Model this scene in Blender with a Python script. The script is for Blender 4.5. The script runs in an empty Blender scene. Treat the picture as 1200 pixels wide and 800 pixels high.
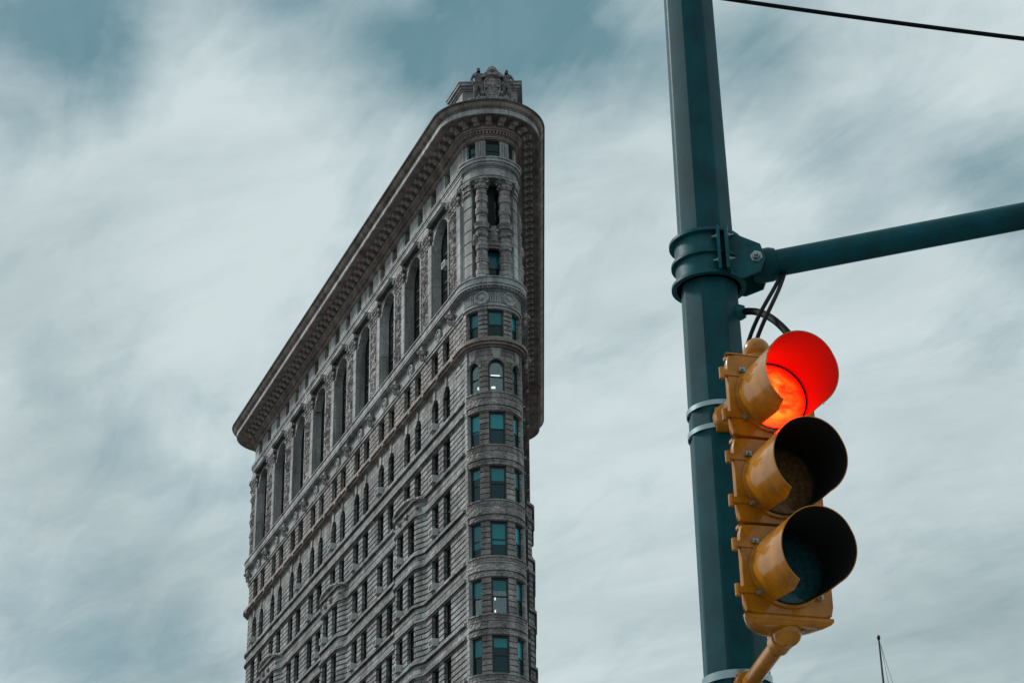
import bpy, bmesh, math, random
from mathutils import Vector, Matrix, noise
R = math.radians
sc = bpy.context.scene
col = sc.collection

# ------------------------------------------------------------------ camera
F_PX = 2363.0
cam_d = bpy.data.cameras.new('camera')
cam = bpy.data.objects.new('camera', cam_d); col.objects.link(cam)
cam_d.sensor_width = 36.0
cam_d.lens = 36.0 * F_PX / 1200.0
cam_d.clip_start = 0.1; cam_d.clip_end = 8000
PITCH = R(27.44); ROLL = R(-1.196)
CAM_Z = 1.65
_Rt0 = Vector((1, 0, 0)); _V0 = Vector((0, -math.sin(PITCH), math.cos(PITCH)))
_Fw = Vector((0, math.cos(PITCH), math.sin(PITCH)))
_Rt = _Rt0 * math.cos(ROLL) + _V0 * math.sin(ROLL)
_Up = -_Rt0 * math.sin(ROLL) + _V0 * math.cos(ROLL)
cam.matrix_world = Matrix(((_Rt.x, _Up.x, -_Fw.x, 0), (_Rt.y, _Up.y, -_Fw.y, 0), (_Rt.z, _Up.z, -_Fw.z, CAM_Z), (0, 0, 0, 1)))
sc.camera = cam

# ------------------------------------------------------------------ world: overcast sky
SUN_AZ, SUN_EL = -66.0, 40.0       # azimuth clockwise from +Y
world = bpy.data.worlds.new('World'); sc.world = world; world.use_nodes = True
nt = world.node_tree; nt.nodes.clear()
def N(t, **kw):
    n = nt.nodes.new(t)
    for k, v in kw.items(): setattr(n, k, v)
    return n
def L(a, b): nt.links.new(a, b)
def Mth(op, a, b=None, c=None, clamp=False):
    n = nt.nodes.new('ShaderNodeMath'); n.operation = op; n.use_clamp = clamp
    for i, v in enumerate((a, b, c)):
        if v is None: continue
        if isinstance(v, (int, float)): n.inputs[i].default_value = v
        else: nt.links.new(v, n.inputs[i])
    return n.outputs[0]
def Mix(f, a, b):
    n = nt.nodes.new('ShaderNodeMix'); n.data_type = 'RGBA'
    for s, v in ((n.inputs[0], f), (n.inputs[6], a), (n.inputs[7], b)):
        if isinstance(v, (int, float)): s.default_value = v
        elif isinstance(v, tuple): s.default_value = (*v, 1) if len(v) == 3 else v
        else: nt.links.new(v, s)
    return n.outputs[2]
out = N('ShaderNodeOutputWorld'); bg = N('ShaderNodeBackground'); L(bg.outputs[0], out.inputs[0])
bg.inputs[1].default_value = 0.1
sky = N('ShaderNodeTexSky'); sky.sky_type = 'NISHITA'; sky.sun_disc = False
sky.sun_elevation = R(SUN_EL); sky.sun_rotation = R(SUN_AZ)
sky.air_density = 1.0; sky.dust_density = 1.2; sky.ozone_density = 2.0
tc = N('ShaderNodeTexCoord')
DIR = tc.outputs['Generated']
sep = N('ShaderNodeSeparateXYZ'); L(DIR, sep.inputs[0])
zc = Mth('ADD', Mth('MAXIMUM', sep.outputs[2], 0.0), 0.22)
cmb = N('ShaderNodeCombineXYZ')
L(Mth('DIVIDE', sep.outputs[0], zc), cmb.inputs[0]); L(Mth('DIVIDE', sep.outputs[1], zc), cmb.inputs[1])
PL = cmb.outputs[0]                 # a cloud deck seen from below, curving down to the horizon
def cloud_noise(scale, detail, rough, dist, rot, sx, sy, off=(0, 0, 0)):
    m0 = N('ShaderNodeMapping'); L(PL, m0.inputs[0]); m0.inputs['Rotation'].default_value = (0, 0, R(rot))
    m = N('ShaderNodeMapping'); L(m0.outputs[0], m.inputs[0])
    m.inputs['Scale'].default_value = (sx, sy, 1); m.inputs['Location'].default_value = off
    n = N('ShaderNodeTexNoise'); L(m.outputs[0], n.inputs[0])
    n.inputs['Scale'].default_value = scale; n.inputs['Detail'].default_value = detail
    n.inputs['Roughness'].default_value = rough; n.inputs['Distortion'].default_value = dist
    return n.outputs[0]
def dirvec(x, y):                   # direction of a cloud gap or bank
    d = _Rt * (x - 600) + _Up * (400 - y) + _Fw * F_PX
    return d.normalized()
def spot(d, sigma_deg):             # soft round patch of the sky round a direction
    vm = N('ShaderNodeVectorMath', operation='DOT_PRODUCT'); L(WD, vm.inputs[0]); vm.inputs[1].default_value = d
    k = 1.0 / (1 - math.cos(R(sigma_deg)))
    e = Mth('MULTIPLY', Mth('SUBTRACT', vm.outputs['Value'], 1.0), k)
    return Mth('POWER', 2.71828, e)
# bend the direction so that the patches have wispy outlines
def warp(scale, amt, src):
    wn = N('ShaderNodeTexNoise'); L(PL, wn.inputs[0]); wn.inputs['Scale'].default_value = scale; wn.inputs['Detail'].default_value = 5
    wn.inputs['Roughness'].default_value = 0.6
    vs = N('ShaderNodeVectorMath', operation='SUBTRACT'); L(wn.outputs['Color'], vs.inputs[0]); vs.inputs[1].default_value = (.5, .5, .5)
    vsc = N('ShaderNodeVectorMath', operation='SCALE'); L(vs.outputs[0], vsc.inputs[0]); vsc.inputs['Scale'].default_value = amt
    vad = N('ShaderNodeVectorMath', operation='ADD'); L(src, vad.inputs[0]); L(vsc.outputs[0], vad.inputs[1])
    vno = N('ShaderNodeVectorMath', operation='NORMALIZE'); L(vad.outputs[0], vno.inputs[0]); return vno.outputs[0]
WD = warp(4.0, .11, DIR)
def patches(lst):
    t = None
    for x, y, s, a in lst:
        v = Mth('MULTIPLY', spot(dirvec(x, y), s), a); t = v if t is None else Mth('ADD', t, v)
    return t
GAPS = [(40, 30, 2.6, .62), (150, 20, 2.2, .4), (110, 130, 1.6, .22), (350, -10, 2.6, .42), (620, -5, 3.2, .66), (480, 40, 2.2, .3), (720, 80, 2.2, .38), (880, 70, 2.2, .5), (520, 130, 1.5, .22),
        (1190, 230, 2.2, .45), (980, 200, 1.8, .3), (1080, 150, 1.6, .2), (210, 555, 1.7, .30), (330, 545, 1.5, .22), (60, 760, 2.4, .22), (190, 760, 2.0, .16), (60, 480, 1.6, .14), (420, 210, 1.4, .15),
        (1190, 410, 1.4, .2)]
SHADES = [(90, 470, 2.6, .30), (60, 640, 3.0, .34), (1150, 790, 4.5, .62), (960, 760, 3, .2), (1180, 560, 3.0, .12), (200, 710, 3.0, .34), (700, 790, 4, .10), (20, 330, 3, .15), (420, 760, 3, .2)]
n1 = cloud_noise(2.6, 9, .58, .5, 48, 1.0, 1.7, (3.1, 1.7, 0))
n2 = cloud_noise(6.5, 9, .6, .7, 62, 1.0, 2.4, (.3, 5.2, 0))
n4 = cloud_noise(16., 7, .62, .6, 35, 1.0, 2.0, (4.3, 1.2, 0))
cov = Mth('SUBTRACT', 1.0, Mth('MULTIPLY', patches(GAPS), 1.55))
cov = Mth('ADD', cov, Mth('MULTIPLY', Mth('SUBTRACT', n1, .5), 1.2))
cov = Mth('ADD', cov, Mth('MULTIPLY', Mth('SUBTRACT', n2, .5), .6))
cov = Mth('ADD', cov, Mth('MULTIPLY', Mth('SUBTRACT', n4, .5), .2), clamp=True)
cov = Mth('ADD', Mth('MULTIPLY', cov, .9), Mth('MULTIPLY', n2, .26), clamp=True)     # thin veil over the gaps
n3 = cloud_noise(3.6, 8, .58, .5, 24, .9, 1.9, (7.7, 2.2, 0))
n5 = cloud_noise(10., 8, .62, .8, 40, .9, 2.0, (1.7, 8.2, 0))
shd = Mth('ADD', patches(SHADES), Mth('MULTIPLY', Mth('SUBTRACT', n3, .44), 1.15))
shd = Mth('ADD', shd, Mth('MULTIPLY', Mth('SUBTRACT', n5, .5), .3))
shd = Mth('ADD', shd, Mth('MULTIPLY', Mth('SUBTRACT', n4, .5), .14), clamp=True)
CLOUD_W = (6.15, 7.1, 7.3); CLOUD_G = (2.7, 3.65, 3.9)
cloud = Mix(shd, CLOUD_W, CLOUD_G)
hs = N('ShaderNodeHueSaturation'); L(sky.outputs[0], hs.inputs['Color'])
hs.inputs['Hue'].default_value = 0.465; hs.inputs['Saturation'].default_value = 0.85; hs.inputs['Value'].default_value = 0.62
blue = hs.outputs[0]
blue = Mix(0.6, blue, (.62, 2.45, 3.05))
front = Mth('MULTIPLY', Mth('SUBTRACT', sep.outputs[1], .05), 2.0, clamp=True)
cov = Mth('MULTIPLY', cov, Mth('ADD', Mth('MULTIPLY', front, .2), .8))      # unseen cloud thinned overhead and behind, added as teal fill light
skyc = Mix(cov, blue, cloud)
# bright glow added out of view round the sun, for visor highlights
_sv = (math.sin(R(SUN_AZ)) * math.cos(R(SUN_EL)), math.cos(R(SUN_AZ)) * math.cos(R(SUN_EL)), math.sin(R(SUN_EL)))
glow = Mth('MULTIPLY', spot(Vector(_sv), 10.0), 2.6)
gain = Mth('ADD', glow, 1.0)
gv = N('ShaderNodeVectorMath', operation='SCALE'); L(skyc, gv.inputs[0]); L(gain, gv.inputs['Scale'])
L(gv.outputs[0], bg.inputs[0])

sun_d = bpy.data.lights.new('sun', 'SUN'); sun = bpy.data.objects.new('sun', sun_d); col.objects.link(sun)
sun_d.energy = 2.1; sun_d.angle = R(10); sun_d.color = (1.0, .97, .93)
_sd = Vector((math.sin(R(SUN_AZ)) * math.cos(R(SUN_EL)), math.cos(R(SUN_AZ)) * math.cos(R(SUN_EL)), math.sin(R(SUN_EL))))
sun.rotation_euler = _sd.to_track_quat('Z', 'Y').to_euler()
sun.location = (0, 0, 200)

sc.view_settings.view_transform = 'Standard'; sc.view_settings.look = 'None'
sc.view_settings.exposure = 0.0; sc.view_settings.gamma = 1.0; sc.view_settings.use_curve_mapping = False
sc.render.engine = 'CYCLES'
sc.cycles.max_bounces = 6; sc.cycles.use_denoising = True

# ------------------------------------------------------------------ materials
def mat(name, base, rough=.8, spec=.5, metal=0.0, coat=0.0):
    m = bpy.data.materials.new(name); m.use_nodes = True
    p = m.node_tree.nodes['Principled BSDF']
    p.inputs['Base Color'].default_value = (*base, 1); p.inputs['Roughness'].default_value = rough
    p.inputs['Metallic'].default_value = metal; p.inputs['Specular IOR Level'].default_value = spec
    p.inputs['Coat Weight'].default_value = coat
    return m
class G:                            # small node-graph helper for a material
    def __init__(s, m):
        s.m = m; s.t = m.node_tree; s.p = s.t.nodes['Principled BSDF']; s.out = s.t.nodes['Material Output']
        s.tc = s.t.nodes.new('ShaderNodeTexCoord')
    def n(s, t, **kw):
        n = s.t.nodes.new(t)
        for k, v in kw.items(): setattr(n, k, v)
        return n
    def l(s, a, b): s.t.links.new(a, b)
    def noise(s, src, scale, detail=5, rough=.6, sc3=(1, 1, 1)):
        mp = s.n('ShaderNodeMapping'); s.l(src, mp.inputs[0]); mp.inputs['Scale'].default_value = sc3
        n = s.n('ShaderNodeTexNoise'); s.l(mp.outputs[0], n.inputs[0])
        n.inputs['Scale'].default_value = scale; n.inputs['Detail'].default_value = detail; n.inputs['Roughness'].default_value = rough
        return n.outputs[0]
    def ramp(s, src, stops):
        r = s.n('ShaderNodeValToRGB'); s.l(src, r.inputs[0]); e = r.color_ramp.elements
        while len(e) < len(stops): e.new(.5)
        for q, (p, c) in zip(e, stops): q.position = p; q.color = (*c, 1) if not isinstance(c, float) else (c, c, c, 1)
        return r.outputs[0]
    def mix(s, f, a, b, blend='MIX'):
        n = s.n('ShaderNodeMix', data_type='RGBA', blend_type=blend)
        for so, v in ((n.inputs[0], f), (n.inputs[6], a), (n.inputs[7], b)):
            if isinstance(v, (int, float)): so.default_value = v
            elif isinstance(v, tuple): so.default_value = (*v, 1)
            else: s.l(v, so)
        return n.outputs[2]
    def bump(s, h, strength, dist=.02, prev=None):
        b = s.n('ShaderNodeBump'); s.l(h, b.inputs['Height']); b.inputs['Strength'].default_value = strength; b.inputs['Distance'].default_value = dist
        if prev is not None: s.l(prev, b.inputs['Normal'])
        return b.outputs[0]

def stone_mat(name, ca, cb, cm, bw=1.1, bh=.4, carve=0.0, mortar=.012):
    m = mat(name, ca, .75, .35); g = G(m)
    uv = g.tc.outputs['UV']; ob = g.tc.outputs['Object']
    br = g.n('ShaderNodeTexBrick'); g.l(uv, br.inputs[0])
    br.inputs['Color1'].default_value = (*ca, 1); br.inputs['Color2'].default_value = (*cb, 1); br.inputs['Mortar'].default_value = (*cm, 1)
    br.inputs['Scale'].default_value = 1.0; br.inputs['Mortar Size'].default_value = mortar; br.inputs['Mortar Smooth'].default_value = .3
    br.inputs['Brick Width'].default_value = bw; br.inputs['Row Height'].default_value = bh; br.offset = .5
    br.inputs['Bias'].default_value = -.1
    c = br.outputs[0]
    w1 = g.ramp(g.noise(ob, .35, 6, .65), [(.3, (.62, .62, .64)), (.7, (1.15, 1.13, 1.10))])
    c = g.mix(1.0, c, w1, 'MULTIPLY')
    st = g.ramp(g.noise(ob, 1.1, 6, .6, (1, 1, .12)), [(.36, (.45, .42, .40)), (.60, (1, 1, 1))])   # rain streaks, deepened to paint in recess shade
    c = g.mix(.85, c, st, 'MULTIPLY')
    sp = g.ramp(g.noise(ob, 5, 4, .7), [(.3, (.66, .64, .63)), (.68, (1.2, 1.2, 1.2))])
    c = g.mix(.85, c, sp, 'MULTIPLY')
    g.l(c, g.p.inputs['Base Color'])
    inv = g.n('ShaderNodeMath', operation='SUBTRACT'); inv.inputs[0].default_value = 1; g.l(br.outputs['Fac'], inv.inputs[1])
    nb = g.bump(inv.outputs[0], .8, .03)
    nb = g.bump(g.noise(ob, 9, 4, .6), .5, .03, nb)
    if carve:
        vo = g.n('ShaderNodeTexVoronoi'); g.l(ob, vo.inputs[0]); vo.inputs['Scale'].default_value = 4.2
        nb = g.bump(vo.outputs[0], carve, .12, nb)
    g.l(nb, g.p.inputs['Normal'])
    return m
M = {}
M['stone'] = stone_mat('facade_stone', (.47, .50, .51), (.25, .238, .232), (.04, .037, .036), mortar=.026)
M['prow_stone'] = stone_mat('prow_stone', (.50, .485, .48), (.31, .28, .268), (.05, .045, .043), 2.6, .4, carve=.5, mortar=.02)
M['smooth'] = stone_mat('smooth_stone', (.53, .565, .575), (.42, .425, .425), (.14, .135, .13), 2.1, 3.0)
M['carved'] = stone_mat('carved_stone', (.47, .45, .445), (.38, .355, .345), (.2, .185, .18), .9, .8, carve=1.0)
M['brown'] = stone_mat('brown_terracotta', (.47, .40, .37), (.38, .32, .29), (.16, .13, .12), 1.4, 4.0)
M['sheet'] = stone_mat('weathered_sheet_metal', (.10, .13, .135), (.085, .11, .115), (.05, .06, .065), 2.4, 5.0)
def frame_mat():
    m = mat('window_frame_paint', (.016, .010, .010), .5); return m
M['frame'] = frame_mat()
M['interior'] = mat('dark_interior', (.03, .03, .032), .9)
def glass_mat(name, base, rough=.06, spec=.6):
    m = mat(name, base, rough, spec); g = G(m)
    ob = g.tc.outputs['Object']
    g.l(g.bump(g.noise(ob, 1.3, 2, .5), .12, .05), g.p.inputs['Normal'])
    oi = g.n('ShaderNodeObjectInfo')
    cr = g.ramp(oi.outputs['Random'], [(0.0, tuple(b * .55 for b in base)), (1.0, tuple(b * 1.5 for b in base))])
    g.l(cr, g.p.inputs['Base Color'])
    return m
M['glass_hi'] = glass_mat('window_glass_blind_and_painted_glare', (.008, .25, .28), .12, .4)  # teal base paints the sky's glare into the colour, over the blind
M['glass_lo'] = glass_mat('window_glass_dark', (.004, .05, .058), .08, .3)
M['glass_side'] = glass_mat('window_glass_unlit', (.008, .012, .014), .1, .4)
def clear_glass():
    m = bpy.data.materials.new('window_glass_clear'); m.use_nodes = True; t = m.node_tree; t.nodes.clear()
    o = t.nodes.new('ShaderNodeOutputMaterial'); mx = t.nodes.new('ShaderNodeMixShader'); tr = t.nodes.new('ShaderNodeBsdfTransparent')
    gl = t.nodes.new('ShaderNodeBsdfGlossy'); gl.inputs['Roughness'].default_value = .05; gl.inputs['Color'].default_value = (.75, .9, .92, 1)
    tr.inputs['Color'].default_value = (.8, .88, .88, 1); mx.inputs[0].default_value = .13
    t.links.new(tr.outputs[0], mx.inputs[1]); t.links.new(gl.outputs[0], mx.inputs[2]); t.links.new(mx.outputs[0], o.inputs[0]); return m
M['glass_clear'] = clear_glass()
def emit(name, colr, s):
    m = mat(name, (.1, .1, .1)); p = m.node_tree.nodes['Principled BSDF']
    p.inputs['Emission Color'].default_value = (*colr, 1); p.inputs['Emission Strength'].default_value = s; return m
M['lamp'] = emit('lit_ceiling_lamp', (1.0, .93, .8), 1.6)
M['ac'] = mat('air_conditioner_shell', (.55, .57, .57), .6)
M['ac_dark'] = mat('air_conditioner_grille', (.04, .04, .045), .7)

def paint(name, base, rough, coat=0.0, dirt=.35, dirtc=(.05, .045, .04), bumpy=.06, scale=9, spec=.5):
    m = mat(name, base, rough, spec, 0, coat); g = G(m); ob = g.tc.outputs['Object']
    a = g.ramp(g.noise(ob, scale, 6, .65), [(.34, tuple(b * .66 for b in base)), (.66, tuple(min(1, b * 1.22) for b in base))])
    st = g.ramp(g.noise(ob, 16, 7, .68, (1, 1, .09)), [(.48, 0.0), (.72, 1.0)])
    k = g.n('ShaderNodeMath', operation='MULTIPLY'); g.l(st, k.inputs[0]); k.inputs[1].default_value = dirt
    c = g.mix(k.outputs[0], a, dirtc)
    sp = g.ramp(g.noise(ob, 55, 6, .7), [(.62, 0.0), (.68, 1.0)])
    k2 = g.n('ShaderNodeMath', operation='MULTIPLY'); g.l(sp, k2.inputs[0]); k2.inputs[1].default_value = dirt * .6
    c = g.mix(k2.outputs[0], c, dirtc)
    g.l(c, g.p.inputs['Base Color'])
    rr = g.n('ShaderNodeMapRange'); g.l(g.noise(ob, 22, 5, .7), rr.inputs[0]); rr.inputs[3].default_value = rough * .85; rr.inputs[4].default_value = min(1, rough * 1.25)
    g.l(rr.outputs[0], g.p.inputs['Roughness'])
    g.l(g.bump(g.noise(ob, 160, 3, .5), bumpy, .002, g.bump(g.noise(ob, 12, 3, .5), bumpy, .006)), g.p.inputs['Normal'])
    return m
M['pole'] = paint('dark_teal_pole_paint', (.0025, .068, .086), .42, 0, .6, (.02, .038, .042), spec=.14, scale=5)
M['pole_hw'] = paint('teal_hardware_paint', (.004, .095, .115), .42, 0, .6, (.03, .035, .03), spec=.2)
M['dark_hw'] = paint('dark_hardware', (.012, .03, .035), .5)
M['yellow'] = paint('golden_yellow_signal_paint', (.48, .178, .007), .25, .5, .36, (.14, .055, .008), spec=.2)
M['visor_in'] = mat('visor_inside_black', (.012, .012, .013), .75, .3)
M['steel'] = mat('stainless_strap', (.30, .38, .40), .32, .5, .9)
M['bolt'] = mat('zinc_bolt', (.32, .36, .37), .4, .5, .8)
M['rubber'] = mat('black_cable_jacket', (.005, .006, .008), .7, .15)
M['gasket_shade_ring'] = mat('black_gasket_and_shade', (.01, .01, .01), .8)
M['darkpole'] = mat('dark_flagpole_paint', (.012, .014, .016), .5)
M['finial'] = mat('dark_finial', (.02, .018, .012), .35)
M['rope'] = mat('grey_halyard_rope', (.3, .31, .31), .9)
def lens_mat(name, base, kind):
    m = mat(name, base, .18, .5); g = G(m); ob = g.tc.outputs['Object']
    if kind == 'red':
        g.p.inputs['Base Color'].default_value = (.35, .01, .005, 1)
        mp = g.n('ShaderNodeMapping'); g.l(ob, mp.inputs[0]); mp.inputs['Scale'].default_value = (14, 1, 19)
        mp.inputs['Location'].default_value = (1.3, 0, 4.2)
        no = g.n('ShaderNodeTexNoise'); g.l(mp.outputs[0], no.inputs[0]); no.inputs['Scale'].default_value = 1.0; no.inputs['Detail'].default_value = 5
        no.inputs['Roughness'].default_value = .55; no.inputs['Distortion'].default_value = .5
        # bright filament image behind the lens: strongest round the middle of the disc
        ln = g.n('ShaderNodeVectorMath', operation='LENGTH'); g.l(ob, ln.inputs[0])
        rad = g.ramp(ln.outputs['Value'], [(0.0, 1.0), (.07, .85), (.108, 0.3), (.1265, 0.0)])
        h = g.n('ShaderNodeMath', operation='MULTIPLY'); g.l(rad, h.inputs[0])
        hot = g.ramp(no.outputs[0], [(.40, 0.0), (.58, 1.0)])
        pr_ = g.n('ShaderNodeTexVoronoi'); g.l(ob, pr_.inputs[0]); pr_.inputs['Scale'].default_value = 130; pr_.inputs['Randomness'].default_value = .15
        hot = g.mix(.35, hot, g.ramp(pr_.outputs[0], [(.1, 1.0), (.6, 0.0)]), 'MULTIPLY')
        g.l(hot, h.inputs[1])
        cc = g.ramp(h.outputs[0], [(0.0, (85., .12, .02)), (.3, (85., .36, .03)), (.6, (85., .75, .05)), (1.0, (85., 1.9, .6))])
        g.l(cc, g.p.inputs['Emission Color'])
        # the reflector behind the lens throws its light forward
        ge = g.n('ShaderNodeNewGeometry'); dp = g.n('ShaderNodeVectorMath', operation='DOT_PRODUCT'); g.l(ge.outputs['Normal'], dp.inputs[0]); g.l(ge.outputs['Incoming'], dp.inputs[1])
        ab = g.n('ShaderNodeMath', operation='ABSOLUTE'); g.l(dp.outputs['Value'], ab.inputs[0])
        pw = g.n('ShaderNodeMath', operation='POWER'); g.l(ab.outputs[0], pw.inputs[0]); pw.inputs[1].default_value = 4.0
        g.l(pw.outputs[0], g.p.inputs['Emission Strength'])
    else:
        vo = g.n('ShaderNodeTexChecker'); g.l(ob, vo.inputs[0]); vo.inputs['Scale'].default_value = 110
        g.l(g.bump(vo.outputs[1], .5, .004), g.p.inputs['Normal'])
        wv = g.ramp(g.noise(ob, 60, 2, .5), [(.3, tuple(b * .6 for b in base)), (.7, tuple(b * 1.4 for b in base))])
        g.l(wv, g.p.inputs['Base Color'])
    return m
M['lens_red'] = lens_mat('lit_red_lens', (.4, .02, .01), 'red')
M['lens_amber'] = lens_mat('unlit_amber_lens', (.17, .095, .04), 'amber')
M['lens_green'] = lens_mat('unlit_green_lens', (.018, .085, .095), 'green')

# ------------------------------------------------------------------ mesh helpers
class MB:
    def __init__(s): s.v = []; s.f = []; s.uv = []; s.mi = []
    def add(s, verts, faces, uvs=None, mi=0):
        o = len(s.v); s.v += [tuple(p) for p in verts]
        s.uv += uvs if uvs else [(p[0] + .3 * p[1], p[2]) for p in verts]
        for f in faces: s.f.append(tuple(i + o for i in f)); s.mi.append(mi)
    def build(s, name, mats, parent=None, smooth=False, auto=None):
        me = bpy.data.meshes.new(name); me.from_pydata(s.v, [], s.f)
        ul = me.uv_layers.new(name='UVMap')
        li = [0] * len(me.loops); me.loops.foreach_get('vertex_index', li)
        fl = []
        for i in li: fl += s.uv[i]
        ul.data.foreach_set('uv', fl)
        mats = mats if isinstance(mats, (list, tuple)) else [mats]
        for m in mats: me.materials.append(m)
        if len(mats) > 1: me.polygons.foreach_set('material_index', s.mi)
        bm = bmesh.new(); bm.from_mesh(me); bmesh.ops.recalc_face_normals(bm, faces=bm.faces[:]); bm.to_mesh(me); bm.free()
        if auto is not None:
            me.polygons.foreach_set('use_smooth', [True] * len(me.polygons)); me.set_sharp_from_angle(angle=R(auto))
        elif smooth: me.polygons.foreach_set('use_smooth', [True] * len(me.polygons))
        me.update()
        o = bpy.data.objects.new(name, me); col.objects.link(o)
        if parent is not None: attach(o, parent)
        return o
ORIG = {}
def attach(o, parent):
    o.parent = parent
    o.matrix_parent_inverse = ORIG.get(parent.name, Matrix.Identity(4)).inverted()
def empty(name, loc, label, cat, group=None):
    e = bpy.data.objects.new(name, None); col.objects.link(e); e.location = loc; e.empty_display_size = .3
    ORIG[e.name] = Matrix.Translation(loc)
    e['label'] = label; e['category'] = cat
    if group: e['group'] = group
    return e
def box(mb, x0, x1, y0, y1, z0, z1, X=None, mi=0, ch=0.0):
    vs = [(x, y, z) for z in (z0, z1) for y in (y0, y1) for x in (x0, x1)]
    if X: vs = [X(*v) for v in vs]
    mb.add(vs, [(0, 2, 3, 1), (4, 5, 7, 6), (0, 1, 5, 4), (2, 6, 7, 3), (0, 4, 6, 2), (1, 3, 7, 5)], None, mi)
def ring_tube(mb, pts, rad, seg=10, closed_caps=True, mi=0):
    """tube along a list of points; rad a number or list"""
    pts = [Vector(p) for p in pts]; n = len(pts)
    rad = rad if isinstance(rad, (list, tuple)) else [rad] * n
    t0 = (pts[1] - pts[0]).normalized()
    a = Vector((0, 0, 1)) if abs(t0.z) < .9 else Vector((1, 0, 0))
    x = t0.cross(a).normalized(); vs = []
    for i, p in enumerate(pts):
        t = (pts[min(i + 1, n - 1)] - pts[max(i - 1, 0)]).normalized()
        x = (x - t * x.dot(t)).normalized(); y = t.cross(x)
        for k in range(seg):
            an = 2 * math.pi * k / seg
            vs.append(p + (x * math.cos(an) + y * math.sin(an)) * rad[i])
    fs = [(i * seg + k, i * seg + (k + 1) % seg, (i + 1) * seg + (k + 1) % seg, (i + 1) * seg + k) for i in range(n - 1) for k in range(seg)]
    if closed_caps: fs += [tuple(range(seg))[::-1], tuple((n - 1) * seg + k for k in range(seg))]
    mb.add(vs, fs, None, mi)
def lathe(mb, prof, X, seg=20, a0=0.0, a1=2 * math.pi, mi=0):
    """prof list of (radius, height); X maps local (x,y,z) to the scene"""
    full = abs(a1 - a0 - 2 * math.pi) < 1e-6; n = seg if full else seg + 1
    vs = []
    for r, z in prof:
        for k in range(n):
            an = a0 + (a1 - a0) * k / seg
            vs.append(X(r * math.cos(an), r * math.sin(an), z))
    m = len(prof); fs = []
    for i in range(m - 1):
        for k in range(seg):
            k2 = (k + 1) % n
            fs.append((i * n + k, i * n + k2, (i + 1) * n + k2, (i + 1) * n + k))
    if full:
        if prof[0][0] > 1e-5: fs.append(tuple(range(n))[::-1])
        if prof[-1][0] > 1e-5: fs.append(tuple((m - 1) * n + k for k in range(n)))
    mb.add(vs, fs, None, mi)

# ------------------------------------------------------------------ ground
def sheet(name, pts, z, m, kind='structure'):
    mb = MB(); mb.add([(x, y, z) for x, y in pts], [tuple(range(len(pts)))]); o = mb.build(name, m); o['kind'] = kind; return o
def ground_mat(name, base, sc_=.6, var=.25):
    m = mat(name, base, .9, .3); g = G(m); ob = g.tc.outputs['Object']
    c = g.ramp(g.noise(ob, sc_, 6, .65), [(.3, tuple(b * (1 - var) for b in base)), (.7, tuple(b * (1 + var) for b in base))])
    sp = g.ramp(g.noise(ob, 40, 3, .6), [(.3, (.8, .8, .8)), (.7, (1.15, 1.15, 1.15))])
    g.l(g.mix(1.0, c, sp, 'MULTIPLY'), g.p.inputs['Base Color'])
    g.l(g.bump(g.noise(ob, 50, 3, .6), .3, .01), g.p.inputs['Normal']); return m
M['asphalt'] = ground_mat('asphalt', (.05, .05, .052))
M['concrete'] = ground_mat('pavement_concrete', (.26, .25, .24))
M['curb'] = ground_mat('kerb_granite', (.3, .29, .28), 2)
M['line'] = ground_mat('road_line_paint', (.62, .62, .6), 3)
M['earth'] = ground_mat('far_ground', (.12, .115, .105), .02)
sheet('ground', [(-4000, -4000), (4000, -4000), (4000, 4000), (-4000, 4000)], -.02, M['earth'])
sheet('road', [(-90, -60), (90, -60), (90, 260), (-90, 260)], -.012, M['asphalt'])
def slab(name, pts, z0, z1, m):
    n = len(pts); mb = MB()
    mb.add([(x, y, z0) for x, y in pts] + [(x, y, z1) for x, y in pts], [tuple(range(n))[::-1], tuple(range(n, 2 * n))] + [(i, (i + 1) % n, n + (i + 1) % n, n + i) for i in range(n)])
    o = mb.build(name, m); o['kind'] = 'structure'; return o
slab('pavement', [(-14, -12), (14, -12), (14, 8.75), (-14, 8.75)], -.01, .0, M['concrete'])
slab('kerb', [(-14, 8.75), (14, 8.75), (14, 8.95), (-14, 8.95)], -.01, .012, M['curb'])
for i in range(9):
    x = -8 + i * 1.3
    sheet('crosswalk_marking', [(x, 10), (x + .6, 10), (x + .6, 14), (x, 14)], -.007, M['line'])

# ------------------------------------------------------------------ the wedge-shaped building
CX, CY, CR = -1.45, 127.1, 1.95
LA = R(-157.5); RA = R(-0.2)          # normals' angles of the two long facades
ARC = CR * (RA - LA)
LLEN, RLEN, RC = 57.0, 51.5, 1.5
def unit(a): return Vector((math.cos(a), math.sin(a)))
nL, nR = unit(LA), unit(RA)
uLd = Vector((-math.sin(LA), math.cos(LA))) * -1      # away from the prow along the left facade
uRd = Vector((-math.sin(RA), math.cos(RA)))
CC = Vector((CX, CY))
TL = CC + nL * CR; TR = CC + nR * CR
CL = TL + uLd * LLEN - nL * RC; CRr = TR + uRd * RLEN - nR * RC
bd = (CL - CRr).normalized(); nB = Vector((bd.y, -bd.x))
if nB.y < 0: nB = -nB
aB = math.atan2(nB.y, nB.x)
CORN_R = RC * (aB - RA); CORN_L = RC * (LA - (aB - 2 * math.pi)); BLEN = (CL - CRr).length
U0 = -LLEN - CORN_L; U1 = ARC + RLEN + CORN_R + BLEN
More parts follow.
